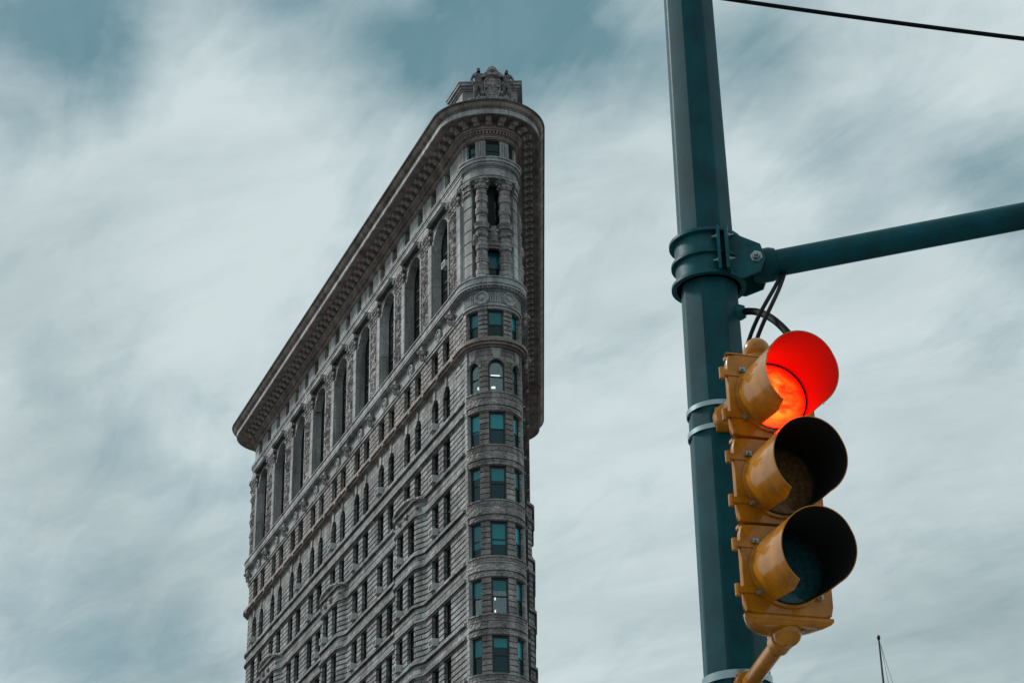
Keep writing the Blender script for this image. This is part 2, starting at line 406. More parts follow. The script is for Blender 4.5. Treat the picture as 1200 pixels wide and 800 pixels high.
def path(u):
    if u < -LLEN:
        a = LA - (-LLEN - u) / RC; n = unit(a); return CL + n * RC, n
    if u < 0: return TL + uLd * (-u), nL
    if u <= ARC:
        n = unit(LA + u / CR); return CC + n * CR, n
    if u <= ARC + RLEN: return TR + uRd * (u - ARC), nR
    if u <= ARC + RLEN + CORN_R:
        n = unit(RA + (u - ARC - RLEN) / RC); return CRr + n * RC, n
    return CRr + nB * RC + bd * (u - ARC - RLEN - CORN_R), nB
BAY0, BAYP = 4.9, 6.1
LB = [BAY0 + BAYP * k for k in range(9)]
RB = [BAY0 + BAYP * k for k in range(8)]
ORI = [-LB[1], -LB[4], -LB[7], ARC + RB[1], ARC + RB[4], ARC + RB[6]]
def bump(u):
    b = 0
    for c in ORI:
        x = min(1, max(0, (3.35 - abs(u - c)) / 1.3)); b = max(b, .5 * x * x * (3 - 2 * x))
    return b
def usamples(u0, u1, bumpy=False):
    br = {u0, u1}
    def rng(a, b, st):
        a2, b2 = max(a, u0), min(b, u1)
        if b2 > a2:
            n = max(1, math.ceil((b2 - a2) / st))
            for i in range(n + 1): br.add(a2 + (b2 - a2) * i / n)
    rng(U0, -LLEN, .2); rng(0, ARC, .13); rng(ARC + RLEN, ARC + RLEN + CORN_R, .2)
    if bumpy:
        for c in ORI: rng(c - 3.4, c - 2.0, .2); rng(c + 2.0, c + 3.4, .2)
    r = sorted(br); o = [r[0]]
    for x in r[1:]:
        if x - o[-1] > 1e-4: o.append(x)
    return o
def W(u, d, z, bumpy=False):
    p, n = path(u)
    if bumpy: d = d + bump(u)
    return (p.x + n.x * d, p.y + n.y * d, z)
def sweep(mb, u0, u1, prof, bumpy=False, mi=0, dk=None, caps=True, vofs=0.0):
    us = usamples(u0, u1, bumpy); m = len(prof); vs = []; uv = []
    for u in us:
        k = dk(u) if dk else 1.0
        for d, z in prof:
            vs.append(W(u, d * k, z, bumpy)); uv.append((u, z + .6 * d + vofs))
    fs = []
    for i in range(len(us) - 1):
        for j in range(m):
            j2 = (j + 1) % m
            fs.append((i * m + j, (i + 1) * m + j, (i + 1) * m + j2, i * m + j2))
    mb.add(vs, fs, uv, mi)
    if caps:
        for i, s in ((0, 1), (len(us) - 1, -1)):
            cu = [(us[i] + s * d * .9, z) for d, z in prof]
            mb.add([vs[i * m + j] for j in range(m)], [tuple(range(m))], cu, mi)
BACK = -.45
def courses(d, z0, z1, h=.4, g=.042, dep=.07, back=BACK):
    pr = [(back, z0), (d, z0)]
    k = math.floor(z0 / h) + 1
    z = k * h
    while z < z1 - g - .02:
        if z > z0 + g + .02: pr += [(d, z - g), (d - dep, z - g * .3), (d - dep, z + g * .3), (d, z + g)]
        z += h
    return pr + [(d, z1), (back, z1)]
def flat(d, z0, z1, back=BACK): return [(back, z0), (d, z0), (d, z1), (back, z1)]
def band(steps, back=BACK):
    """steps: list of (z0,z1,d) stacked upward"""
    pr = [(back, steps[0][0])]
    for z0, z1, d in steps: pr += [(d, z0), (d, z1)]
    q = [pr[0]]
    for p in pr[1:]:
        if abs(p[0] - q[-1][0]) + abs(p[1] - q[-1][1]) > 1e-5: q.append(p)
    return q + [(back, steps[-1][1])]
def piers(mb, ua, ub, openings, prof, bumpy=False, mi=0):
    e = [ua]
    for c, hw in sorted(openings): e += [c - hw, c + hw]
    e.append(ub)
    for i in range(0, len(e), 2):
        if e[i + 1] - e[i] > .02: sweep(mb, e[i], e[i + 1], prof, bumpy, mi)
def arch_row(mb, ua, ub, openings, zs, zt, d, back, rise_k=1.0, mi=0, bumpy=False, ncol=12):
    """wall strip from springing zs to zt with an arched cut over each opening"""
    us = [ua]; 
    for c, hw in sorted(openings):
        us += [c - hw * math.cos(math.pi * i / ncol) for i in range(ncol + 1)]
    us.append(ub)
    ex = set(us)
    for x in usamples(ua, ub, bumpy): ex.add(x)
    us = sorted(ex); q = [us[0]]
    for x in us[1:]:
        if x - q[-1] > 1e-4: q.append(x)
    us = q
    def zb(u):
        for c, hw in openings:
            if abs(u - c) < hw: return zs + rise_k * math.sqrt(max(0, hw * hw - (u - c) ** 2))
        return zs
    vs = []; uv = []
    for u in us:
        b = zb(u)
        for dd, z in ((back, b), (d, b), (d, zt), (back, zt)):
            vs.append(W(u, dd, z, bumpy)); uv.append((u, z + .6 * (dd - d)))
    fs = []
    for i in range(len(us) - 1):
        for j in range(4):
            j2 = (j + 1) % 4; fs.append((i * 4 + j, (i + 1) * 4 + j, (i + 1) * 4 + j2, i * 4 + j2))
    fs += [(0, 1, 2, 3), tuple((len(us) - 1) * 4 + j for j in range(4))]
    mb.add(vs, fs, uv, mi)
def arch_ring(mb, c, hw, zs, d0, d1, w, rise_k=1.0, mi=0, n=14):
    vs = []; uv = []
    for i in range(n + 1):
        a = math.pi * i / n
        for rr, dd in ((hw, d0), (hw, d1), (hw + w, d1), (hw + w, d0)):
            u = c - rr * math.cos(a); z = zs + rise_k * rr * math.sin(a)
            vs.append(W(u, dd, z)); uv.append((u, z))
    fs = [(i * 4 + j, (i + 1) * 4 + j, (i + 1) * 4 + (j + 1) % 4, i * 4 + (j + 1) % 4) for i in range(n) for j in range(4)]
    fs += [(0, 1, 2, 3), tuple(n * 4 + j for j in range(4))]
    mb.add(vs, fs, uv, mi)
def relief(mb, u0, u1, z0, z1, d, amp, cell=.13, seed=0, freq=2.6, bumpy=False, mi=0):
    nu = max(2, int((u1 - u0) / cell)); nz = max(2, int((z1 - z0) / cell)); vs = []; uv = []
    for i in range(nz + 1):
        for j in range(nu + 1):
            u = u0 + (u1 - u0) * j / nu; z = z0 + (z1 - z0) * i / nz
            e = min(1, 4 * min(j, nu - j) / nu, .6 + 4 * min(i, nz - i) / nz)
            s = abs((u - (u0 + u1) / 2) / (u1 - u0))          # symmetrical about the axis like a carved drop of ornament
            h = noise.noise(Vector((s * 3.2 * (u1 - u0) * freq / 2.6, z * freq * .55, seed * 7.3))) + .55 * noise.noise(Vector((s * 7 * (u1 - u0), z * freq * 1.2, seed * 3.1 + 9)))
            vs.append(W(u, d + amp * e * (.55 + .75 * h), z, bumpy)); uv.append((u, z))
    n = nu + 1
    fs = [(i * n + j, i * n + j + 1, (i + 1) * n + j + 1, (i + 1) * n + j) for i in range(nz) for j in range(nu)]
    mb.add(vs, fs, uv, mi)

bld = empty('wedge_building', (CX, CY, 0), 'narrow wedge-shaped stone tower with a rounded prow, tall arches and a heavy overhanging cornice', 'building')
DW = .1                                # facade face
OPW = .7; OFF = 1.2                    # half opening, half spacing of a pair
def wins(bays, sgn, off=OFF, hw=OPW):
    base = 0 if sgn < 0 else ARC
    return [(base + sgn * (b + o), hw) for b in bays for o in (-off, off)]
PH0 = R(-90 + 10); PB = R(52)
def pang(a): return (a - LA) * CR      # prow angle -> u
PU = [pang(PH0 - PB), pang(PH0), pang(PH0 + PB)]
PHW = .60
PJ0, PJ1 = .05, ARC - .05             # the joints between prow and facades

# levels
FL = {12: (42.6, 45.2), 13: (46.63, 49.2), 14: (50.65, 53.2), 15: (54.7, 57.25), 16: (58.75, 61.3)}
LOW = [(zs - 4.03, zh - 4.03) for zs, zh in [FL[12]]]
z = 42.6
low = []
while z > 10: z -= 4.03; low.append((z, z + 2.58))
low = [q for q in low if q[0] > 8]
ALLF = sorted(low) + [FL[k] for k in (12, 13, 14, 15, 16)]

def band_a(z0, z1, d=DW):              # two fillets with a panelled course between
    h = z1 - z0
    return [(z0, z0 + .10, d + .02), (z0 + .10, z0 + .32, d + .20), (z0 + .32, z0 + .39, d - .06), (z0 + .39, z1 - .48, d + .04), (z1 - .48, z1 - .42, d - .06),
            (z1 - .42, z1 - .22, d + .22), (z1 - .22, z1 - .15, d - .05), (z1 - .15, z1, d + .08)]
def band_b(z0, z1, d=DW):              # one deep flat belt between two fillets
    return [(z0, z0 + .08, d + .02), (z0 + .08, z0 + .28, d + .16), (z0 + .28, z0 + .34, d - .04), (z0 + .34, z0 + .72, d + .05), (z0 + .72, z0 + .77, d - .01), (z0 + .77, z1 - .3, d + .05), (z1 - .3, z1 - .24, d - .04),
            (z1 - .25, z1 - .04, d + .24), (z1 - .04, z1, d + .1)]

def long_wall(name, sgn, bays, ua, ub):
    base = 0 if sgn < 0 else ARC
    mb = MB()
    ow = wins(bays, sgn)
    zb = ALLF[0][0]
    sweep(mb, ua, ub, courses(DW + .15, 0.0, zb, .6, .05, .07), False, 0)
    for i, (zs, zh) in enumerate(ALLF):
        bz = zs < 58
        piers(mb, ua, ub, ow, courses(DW, zs, zh), bz, 0)
        if i + 1 < len(ALLF):
            zn = ALLF[i + 1][0]
            k = len(ALLF) - 1 - i
            if k == 1: sweep(mb, ua, ub, band(band_b(zh, zn)), True, 0)
            else: sweep(mb, ua, ub, band(band_a(zh, zn) if k % 2 == 0 else band_b(zh, zn)), True, 0)
    # belt under the arched storey
    sweep(mb, ua, ub, band(band_a(61.3, 62.8)), False, 0)
    # arched storey
    ZS = 64.75
    piers(mb, ua, ub, ow, courses(DW, 62.8, ZS), False, 0)
    for b in bays:
        c = base + sgn * b
        arch_row(mb, c - BAYP / 2, c + BAYP / 2, [(c - OFF, OPW), (c + OFF, OPW)], ZS, 66.2, DW, BACK, 1.0, 0)
        for s in (-1, 1): # keystone
            cc = c + s * OFF
            vs = [W(cc + x, d, zz) for x, zz in ((-.16, 65.4), (.16, 65.4), (.27, 66.15), (-.27, 66.15)) for d in (DW, DW + .09)]
            mb.add(vs, [(1, 3, 5, 7), (0, 1, 3, 2), (2, 3, 5, 4), (4, 5, 7, 6), (6, 7, 1, 0)], None, 1)
    e0 = base + sgn * (bays[0] - BAYP / 2); e1 = base + sgn * (bays[-1] + BAYP / 2)
    for a, b in ((min(ua, ub), min(e0, e1)), (max(e0, e1), max(ua, ub))):
        if b - a > .02: sweep(mb, a, b, courses(DW, ZS, 66.2), False, 0)
    # storey with discs, under the colonnade
    piers(mb, ua, ub, ow, courses(DW + .02, 66.95, 69.3, .42, .06, .11), False, 2)
    sweep(mb, ua, ub, band([(69.3, 69.5, DW + .12), (69.5, 69.62, DW + .2), (69.62, 70.62, DW + .06)]), False, 1)
    # colonnade wall
    aw = [(base + sgn * (b - .25), 1.62) for b in bays]
    ZA = 78.1
    piers(mb, ua, ub, aw, flat(DW, 71.5, ZA, -.95), False, 1)
    for (c, hw) in aw:
        arch_row(mb, c - BAYP / 2, c + BAYP / 2, [(c, hw)], ZA, 80.1, DW, -.95, 1.0, 1)
        arch_ring(mb, c, hw + .02, ZA, DW - .02, DW + .07, .32, 1.0, 2)
    e0 = aw[0][0] - sgn * BAYP / 2; e1 = aw[-1][0] + sgn * BAYP / 2
    for a, b in ((min(ua, ub), min(e0, e1)), (max(e0, e1), max(ua, ub))):
        if b - a > .02: sweep(mb, a, b, flat(DW, ZA, 80.1, -.95), False, 1)
    # panels of carving and plain strips on the piers
    pe = sorted(aw)
    for i in range(len(pe) + 1):
        l = pe[i - 1][0] + pe[i - 1][1] if i > 0 else ua
        r = pe[i][0] - pe[i][1] if i < len(pe) else ub
        if sgn < 0 and i == len(pe): r = -.15
        if sgn > 0 and i == 0: l = ARC + .15
        if i == 0 and sgn < 0: l = max(l, r - 2.6)
        if i == len(pe) and sgn > 0: r = min(r, l + 2.6)
        w = r - l; mid = (l + r) / 2
        relief(mb, mid - .36 * w, mid + .20 * w, 71.7, 78.6, DW + .04, .36, .13, i + 1, mi=2)
        sweep(mb, mid + .22 * w, mid + .47 * w, courses(DW + .2, 71.5, 78.6, 1.05, .03, .05, DW - .1), False, 1)
        sweep(mb, mid - .48 * w, mid - .40 * w, courses(DW + .15, 71.5, 78.6, 1.05, .03, .05, DW - .1), False, 1)
    # entablature
    sweep(mb, ua, ub, band([(80.1, 80.28, DW + .15), (80.28, 80.6, DW + .22), (80.6, 80.95, DW + .12), (80.95, 81.2, DW + .16), (81.2, 81.36, DW + .2), (81.36, 81.5, DW + .28), (81.5, 81.58, DW + .3), (81.58, 81.7, DW + .02)]), False, 1)
    # attic storey
    tw = [(base + sgn * (b + o), .56) for b in bays for o in (-BAYP / 4, BAYP / 4)]
    piers(mb, ua, ub, tw, flat(DW - .02, 81.7, 83.42), False, 1)
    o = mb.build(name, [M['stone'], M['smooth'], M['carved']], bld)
    return ow, aw, tw
owL, awL, twL = long_wall('facade_wall', -1, LB, U0, 0.0)
owR, awR, twR = long_wall('facade_wall', 1, RB, ARC, ARC + RLEN + CORN_R)
mb = MB(); sweep(mb, ARC + RLEN + CORN_R, U1, courses(DW, 0, 83.42, .8)); mb.build('back_wall', M['stone'], bld)

# ---- prow
mb = MB()
pw = [(PU[0], .5), (PU[1], PHW), (PU[2], .5)]
sweep(mb, 0, ARC, courses(.15, 0, ALLF[0][0], .6, .05, .07), False, 0)
PF = ALLF
def dots(mb, z, d, n, r=.06, mi=2):
    for i in range(n):
        u = .35 + (ARC - .7) * (i + .5) / n
        p, nn = path(u)
        c = Vector((p.x + nn.x * d, p.y + nn.y * d, z)); t = Vector((-nn.y, nn.x, 0)); n3 = Vector((nn.x, nn.y, 0))
        vs = [c + t * r, c + Vector((0, 0, r)), c - t * r, c - Vector((0, 0, r)), c + n3 * r * .8]
        mb.add(vs, [(0, 1, 4), (1, 2, 4), (2, 3, 4), (3, 0, 4)], None, mi)
for i, (zs, zh) in enumerate(PF):
    zn = PF[i + 1][0] if i + 1 < len(PF) else 62.75
    piers(mb, .36, ARC - .36, pw, courses(0, zs, zh, .4), False, 0)
    for a, b in ((0, .36), (ARC - .36, ARC)): sweep(mb, a, b, courses(DW + .03, zs, zh, .4, .03, .045), False, 1)
    sweep(mb, .30, ARC - .30, band([(zh, zh + .05, .02), (zh + .05, zh + .40, .10), (zh + .40, zh + .46, .03), (zh + .46, zn - .52, .16), (zn - .52, zn - .46, .05), (zn - .46, zn - .1, .13), (zn - .1, zn, .2)]), False, 2)
    for a, b in ((0, .30), (ARC - .30, ARC)): sweep(mb, a, b, courses(DW + .05, zh, zn, .4, .03, .045), False, 1)
    if zs > 38:
        dots(mb, zh + .23, .10, 26); dots(mb, zn - .28, .13, 26)
ZS = 64.7
piers(mb, .36, ARC - .36, pw, courses(0, 62.75, ZS, .4), False, 0)
arch_row(mb, .36, ARC - .36, pw, ZS, 66.2, 0, BACK, 1.0, 0)
for u, hw in pw: 
    arch_ring(mb, u, hw + .01, ZS, -.03, .05, .2, 1.0, 2)
    vs = [W(u + x, d, zz) for x, zz in ((-.2, 65.34), (.2, 65.34), (.36, 66.15), (-.36, 66.15)) for d in (0, .1)]
    mb.add(vs, [(1, 3, 5, 7), (0, 1, 3, 2), (2, 3, 5, 4), (4, 5, 7, 6), (6, 7, 1, 0)], None, 1)
for a, b in ((0, .36), (ARC - .36, ARC)): sweep(mb, a, b, courses(DW + .03, 62.75, 66.2, .4, .03, .045), False, 1)
piers(mb, .36, ARC - .36, pw, courses(.05, 66.95, 69.25, .36, .05, .11), False, 2)
for a, b in ((0, .36), (ARC - .36, ARC)): sweep(mb, a, b, courses(DW + .08, 66.95, 69.25, .4, .05, .08), False, 2)
sweep(mb, 0, ARC, band([(69.25, 69.45, .12), (69.45, 69.6, .24), (69.6, 70.62, .1)]), False, 1)
for i in range(34):                    # upright ribs of the frieze
    u = (i + .5) * ARC / 34
    sweep(mb, u - .045, u + .045, flat(.17, 69.75, 70.5, .08), False, 1)
# loggia: back wall, side piers
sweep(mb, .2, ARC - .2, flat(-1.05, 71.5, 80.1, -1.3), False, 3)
for a, b in ((0, pang(PH0 - R(50))), (pang(PH0 + R(50)), ARC)):
    sweep(mb, a, b, courses(.06, 71.5, 79.0, .95, .05, .07, -1.1), False, 1)
    sweep(mb, a, b, band([(79.0, 79.2, .14), (79.2, 79.35, .05), (79.35, 79.75, .16), (79.75, 80.1, .26)], -1.1), False, 2)
sweep(mb, 0, ARC, band([(80.1, 80.28, .1), (80.28, 80.62, .18), (80.62, 80.95, .1), (80.95, 81.18, .14), (81.18, 81.36, .3), (81.36, 81.6, .42), (81.6, 81.7, .5), (81.7, 81.85, .05)], -1.2), False, 1)
for i in range(44):
    u = (i + .5) * ARC / 44
    sweep(mb, u - .03, u + .03, flat(.27, 81.05, 81.17, .1), False, 1)
# attic storey of the prow
piers(mb, 0, ARC, [(PU[0], .42), (PU[1], .56), (PU[2], .42)], flat(0.0, 81.85, 83.42), False, 1)
for c in ((PU[0] + PU[1]) / 2, (PU[1] + PU[2]) / 2):
    for q in (-.3, -.1, .1, .3): sweep(mb, c + q - .06, c + q + .06, flat(.05, 81.95, 83.2, -.02), False, 1)
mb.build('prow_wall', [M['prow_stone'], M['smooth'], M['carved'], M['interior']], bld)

# ---- string courses and balcony ledges (whole length)
mb = MB()
sweep(mb, U0, ARC + RLEN + CORN_R, band([(66.2, 66.32, .2), (66.32, 66.5, .42), (66.5, 66.72, .58), (66.72, 66.95, .3)]), mi=0)
n = 0
u = -LLEN + .8
while u < ARC + RLEN - 1:
    if not (-.2 < u < ARC + .2): sweep(mb, u - .17, u + .17, flat(.62, 66.24, 66.5, .38))
    u += BAYP / 2
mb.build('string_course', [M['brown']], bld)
mb = MB()
sweep(mb, U0, ARC + RLEN + CORN_R, band([(70.62, 70.74, .2), (70.74, 70.86, .42), (70.86, 70.98, .62), (70.98, 71.1, .5), (71.1, 71.5, .6), (71.5, 71.6, .68)], -.3), mi=0)
k = 0
u = U0 + .2
while u < ARC + 20:
    sweep(mb, u - .06, u + .06, flat(.52, 70.74, 70.86, .4)); u += .24
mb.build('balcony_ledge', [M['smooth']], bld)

# ---- cornice
def ck(u):
    if u <= 0: return 1.22
    if u >= ARC: return 1.13
    x = min(1, u / ARC / .4); y = u / ARC; return 1.0 + .22 * (1 - x * x * (3 - 2 * x)) + .13 * y * y
cor = MB()
sweep(cor, U0, U1, band([(83.42, 83.5, .12), (83.5, 83.64, .2), (83.64, 83.7, .26), (83.7, 83.98, .2), (83.98, 84.1, .42), (84.1, 84.3, .5), (84.3, 84.72, .46)], -.4), dk=ck, mi=0)
u = U0 + .1
while u < ARC + RLEN:                  # dentils
    sweep(cor, u - .055, u + .055, flat(.38, 83.72, 83.97, .18), dk=ck, mi=0); u += .215
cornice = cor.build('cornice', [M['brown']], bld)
fa = MB()
sweep(fa, U0, U1, [(1.2, 84.74), (1.5, 84.74), (1.5, 84.66), (1.62, 84.66), (1.62, 85.06), (1.56, 85.06), (1.56, 85.1), (1.2, 85.1)], dk=ck)
fa.build('fascia', M['smooth'], cornice)
so = MB()
sweep(so, U0, U1, [(-.4, 84.72), (1.49, 84.72), (1.49, 84.735), (-.4, 84.735)], dk=ck)
so.build('soffit', M['brown'], cornice)
cr = MB()
sweep(cr, U0, U1, [(-.4, 85.1), (1.6, 85.1), (1.6, 85.18), (1.68, 85.2), (1.78, 85.27), (1.84, 85.36), (1.88, 85.47), (1.94, 85.52), (1.94, 85.56), (-.4, 85.58)], dk=ck)
u = -LLEN
while u < ARC + 10:
    sweep(cr, u - .06, u + .06, flat(1.655, 85.1, 85.17, 1.58), dk=ck); u += .2
cr.build('crown_moulding', M['brown'], cornice)
li = MB()
sweep(li, U0, U1, [(-.4, 85.58), (2.0, 85.56), (2.03, 85.66), (1.98, 85.72), (1.2, 85.86), (-.4, 86.1)], dk=ck)
li.build('gutter_lip', M['sheet'], cornice)
def modillion_mesh():
    mb = MB()
    w = .215
    pr = [(.0, .0), (.08, -.40), (.26, -.44), (.38, -.3), (.55, -.26), (.7, -.32), (.8, -.2), (.82, .0)]
    vs = [(x, -d, z) for x in (-w, w) for d, z in pr]; m = len(pr)
    fs = [tuple(range(m))[::-1], tuple(range(m, 2 * m))] + [(i, (i + 1) % m, m + (i + 1) % m, m + i) for i in range(m)]
    mb.add(vs, fs)
    return mb
mod0 = None
def place(o, u, d, z, bumpy=False):
    p, n = path(u)
    if bumpy: d += bump(u)
    t = Vector((-n.y, n.x))
    o.matrix_world = Matrix(((t.x, -n.x, 0, p.x + n.x * d), (t.y, -n.y, 0, p.y + n.y * d), (0, 0, 1, z), (0, 0, 0, 1)))
def dup(o, parent):
    c = o.copy(); col.objects.link(c); c.parent = parent; c.matrix_parent_inverse = Matrix.Identity(4); return c
CORI = cornice
mus = []
u = -LLEN + .6
while u < -.3: mus.append(u); u += 1.07
mus += [ARC * (i + .5) / 8 for i in range(8)]
u = ARC + .6
while len(mus) < 99 and u < ARC + RLEN: mus.append(u); u += 1.07
for u in mus:
    o = mod0.copy() if mod0 else modillion_mesh().build('modillion', M['carved'])
    if mod0: col.objects.link(o)
    else: mod0 = o
    place(o, u, .45 * ck(u), 84.72)
    mw = o.matrix_world.copy(); o.parent = cornice; o.matrix_parent_inverse = ORIG['wedge_building'].inverted()
    o.matrix_basis = mw
# the cornice itself is at the origin under the Empty: its children need only the Empty's inverse once
for o in cornice.children: o.matrix_parent_inverse = Matrix.Identity(4)

# ---- windows
def win_outline(w, h, rise, n=10):
    hw = w / 2
    if rise <= 0: return [(-hw, 0), (hw, 0), (hw, h), (-hw, h)]
    zs = h - rise
    return [(-hw, 0), (hw, 0)] + [(hw * math.cos(math.pi * i / n), zs + rise * math.sin(math.pi * i / n)) for i in range(n + 1)]
def frame_mb(w, h, rise=0.0, t=.075, rails=(.5,), X=None, mbs=None, thick=.1):
    mb = mbs or MB()
    X = X or (lambda x, y, z: (x, y, z))
    o = win_outline(w, h, rise); n = len(o); zc = h * .5
    inn = [(x * (w - 2 * t) / w, zc + (z - zc) * (h - 2 * t) / h) for x, z in o]
    vs = [X(x, y, z) for y in (0, thick) for L_ in (o, inn) for x, z in L_]
    fs = []
    for i in range(n):
        j = (i + 1) % n
        fs += [(i, j, n + j, n + i), (n + i, n + j, 3 * n + j, 3 * n + i), (2 * n + i, 2 * n + j, j, i)]
    mb.add(vs, fs)
    for r in rails: box(mb, -w / 2 + t * .8, w / 2 - t * .8, .02, thick - .01, h * r - .04, h * r + .04, X)
    return mb
def pane_mb(w, h, rise=0.0, split=.5, t=.07, X=None, mbs=None, y=.07, blind=None):
    mb = mbs or MB(); X = X or (lambda x, y, z: (x, y, z))
    o = win_outline(w - t, h - t, rise - t * .5 if rise > 0 else 0)
    zc = h * split
    lo = [(-(w - t) / 2, t / 2), ((w - t) / 2, t / 2), ((w - t) / 2, zc), (-(w - t) / 2, zc)]
    up = [(-(w - t) / 2, zc), ((w - t) / 2, zc)] + [(x, z + t / 2) for x, z in o[2:]]
    for pts, mi, dy in ((lo, 0, .0), (up, 1, -.015)):
        k = len(pts)
        mb.add([X(x, y + dy + e, z) for e in (0, .012) for x, z in pts], [tuple(range(k)), tuple(range(k, 2 * k))[::-1]] + [(i, (i + 1) % k, k + (i + 1) % k, k + i) for i in range(k)], None, mi)
    return mb
PROTO = {}
def window(kind, u, d, z, w, h, rise=0.0, mats=('glass_side', 'glass_side'), bumpy=False, rails=(.5,), t=.075, split=.5):
    key = (kind, w, h, rise, mats, split)
    if key not in PROTO:
        f = frame_mb(w, h, rise, t, rails).build('window', M['frame'])
        p = pane_mb(w, h, rise, split).build('pane', [M[mats[0]], M[mats[1]]])
        PROTO[key] = (f, p); fo, po = f, p
    else:
        fo = PROTO[key][0].copy(); po = PROTO[key][1].copy(); col.objects.link(fo); col.objects.link(po)
    place(fo, u, d, z, bumpy); mw = fo.matrix_world.copy()
    fo.parent = bld; fo.matrix_parent_inverse = ORIG['wedge_building'].inverted(); fo.matrix_basis = mw
    po.parent = fo; po.matrix_parent_inverse = Matrix.Identity(4); po.matrix_basis = Matrix.Identity(4)
    return fo
REC = -.16
random.seed(4)
cand = []                              # (visible size, build)
restf = MB(); restp = MB()
def rest(u, d, z, w, h, rise=0.0, bumpy=False, rails=(.5,)):
    p, n = path(u); dd = d + (bump(u) if bumpy else 0); t = Vector((-n.y, n.x))
    X = lambda x, y, zz: (p.x + t.x * x + n.x * (dd - y), p.y + t.y * x + n.y * (dd - y), z + zz)
    frame_mb(w, h, rise, .075, rails, X, restf); pane_mb(w, h, rise, .5, .07, X, restp)
Lf = []
for (u, hw) in owL:
    for zs, zh in [(62.8, 65.45)]: Lf.append((u, REC, zs, 2 * hw, zh - zs, hw, False, (.5,)))
    Lf.append((u, REC, 66.95, 2 * hw, 2.35, 0.0, False, (.5,)))
    for k in (16, 15, 14, 13, 12):
        zs, zh = FL[k]; Lf.append((u, REC, zs, 2 * hw, zh - zs, 0.0, k < 16, (.5,)))
for (u, hw) in twL: Lf.append((u, -.25, 81.7, 2 * hw, 1.72, 0.0, False, (.5,)))
for (u, hw) in awL: Lf.append((u, -.46, 71.6, 2 * hw, 78.1 + hw - 71.6, hw, False, (.12, .34, .42, .62, .72)))
def in_view(u, z):
    x, y, _ = W(u, 0, 0); dv = Vector((x, y, z - CAM_Z)); zf = dv.dot(_Fw)
    return abs(dv.dot(_Rt)) / zf < .26 and -dv.dot(_Up) / zf < .172
vis = [q for q in Lf if in_view(q[0], q[2] + q[4])]
vis.sort(key=lambda q: -(q[3] * q[4] / (130 - q[0]) ** 2.2))
NPART = 100 - 3 * 8 - 3
sel = vis[:NPART]; oth = [q for q in Lf if q not in sel]
for (u, d, z, w, h, rise, bz, rails) in sel: window('left', u, d, z, w, h, rise, ('glass_side', 'glass_side'), bz, rails)
for (u, d, z, w, h, rise, bz, rails) in oth: rest(u, d, z, w, h, rise, bz, rails)
for (u, hw) in owL:
    for zs, zh in low: rest(u, REC, zs, 2 * hw, zh - zs, 0, True)
for (u, hw) in owR:
    for zs, zh in ALLF: rest(u, REC, zs, 2 * hw, zh - zs, 0, zs < 58)
    rest(u, REC, 62.8, 2 * hw, 2.65, hw); rest(u, REC, 66.95, 2 * hw, 2.35)
for (u, hw) in twR: rest(u, -.25, 81.7, 2 * hw, 1.72)
for (u, hw) in awR: rest(u, -.46, 71.6, 2 * hw, 78.1 + hw - 71.6, hw, False, (.12, .34, .42, .62, .72))
# prow windows
PREC = -.2
lit_frames = []
for k in (12, 13, 14, 15, 16):
    zs, zh = FL[k]
    for i, u in enumerate(PU):
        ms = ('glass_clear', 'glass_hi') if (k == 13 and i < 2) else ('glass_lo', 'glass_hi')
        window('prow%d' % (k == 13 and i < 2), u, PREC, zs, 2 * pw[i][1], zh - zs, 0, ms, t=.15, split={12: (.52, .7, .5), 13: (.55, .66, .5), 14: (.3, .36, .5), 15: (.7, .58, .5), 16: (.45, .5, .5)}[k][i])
for i, u in enumerate(PU):
    ms = ('glass_clear', 'glass_clear') if i < 2 else ('glass_lo', 'glass_lo')
    window('prowarch', u, PREC, 62.75, 2 * pw[i][1], 1.95 + pw[i][1], pw[i][1], ms, t=.14)
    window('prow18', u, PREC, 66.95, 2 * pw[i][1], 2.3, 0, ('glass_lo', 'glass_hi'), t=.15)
    window('prow22', u, PREC, 81.85, .84 if i != 1 else 1.12, 1.45, 0, ('glass_lo', 'glass_lo'), t=.08)
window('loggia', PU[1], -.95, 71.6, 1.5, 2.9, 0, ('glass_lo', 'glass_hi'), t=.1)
window('loggia2', PU[1], -1.02, 76.0, 1.5, 3.4, 0, ('glass_side', 'glass_side'), rails=(), t=.06)
for (zs, zh) in low:
    for u in PU: rest(u, PREC, zs, 2 * PHW, zh - zs)
o = restf.build('far_windows', M['frame'], bld); o['kind'] = 'stuff'
o2 = restp.build('far_panes', M['glass_side'], o); o2.matrix_parent_inverse = Matrix.Identity(4); o2['kind'] = 'stuff'

# dark interior core and the roof
mb = MB()
inset = 1.7
us = usamples(U0, U1); ring = []
for u in us[:-1]:
    ring.append(W(u, -inset + (.25 if 0 < u < ARC else 0), 0)[:2])
def prism(mb, ring, z0, z1):
    n = len(ring); mb.add([(x, y, z0) for x, y in ring] + [(x, y, z1) for x, y in ring], [tuple(range(n))[::-1], tuple(range(n, 2 * n))] + [(i, (i + 1) % n, n + (i + 1) % n, n + i) for i in range(n)])
prism(mb, ring, 2, 85)
mb.build('interior_core', M['interior'], bld)
mb = MB(); prism(mb, [W(u, -.2, 0)[:2] for u in us[:-1]], 85.9, 86.15); mb.build('roof', M['sheet'], bld)
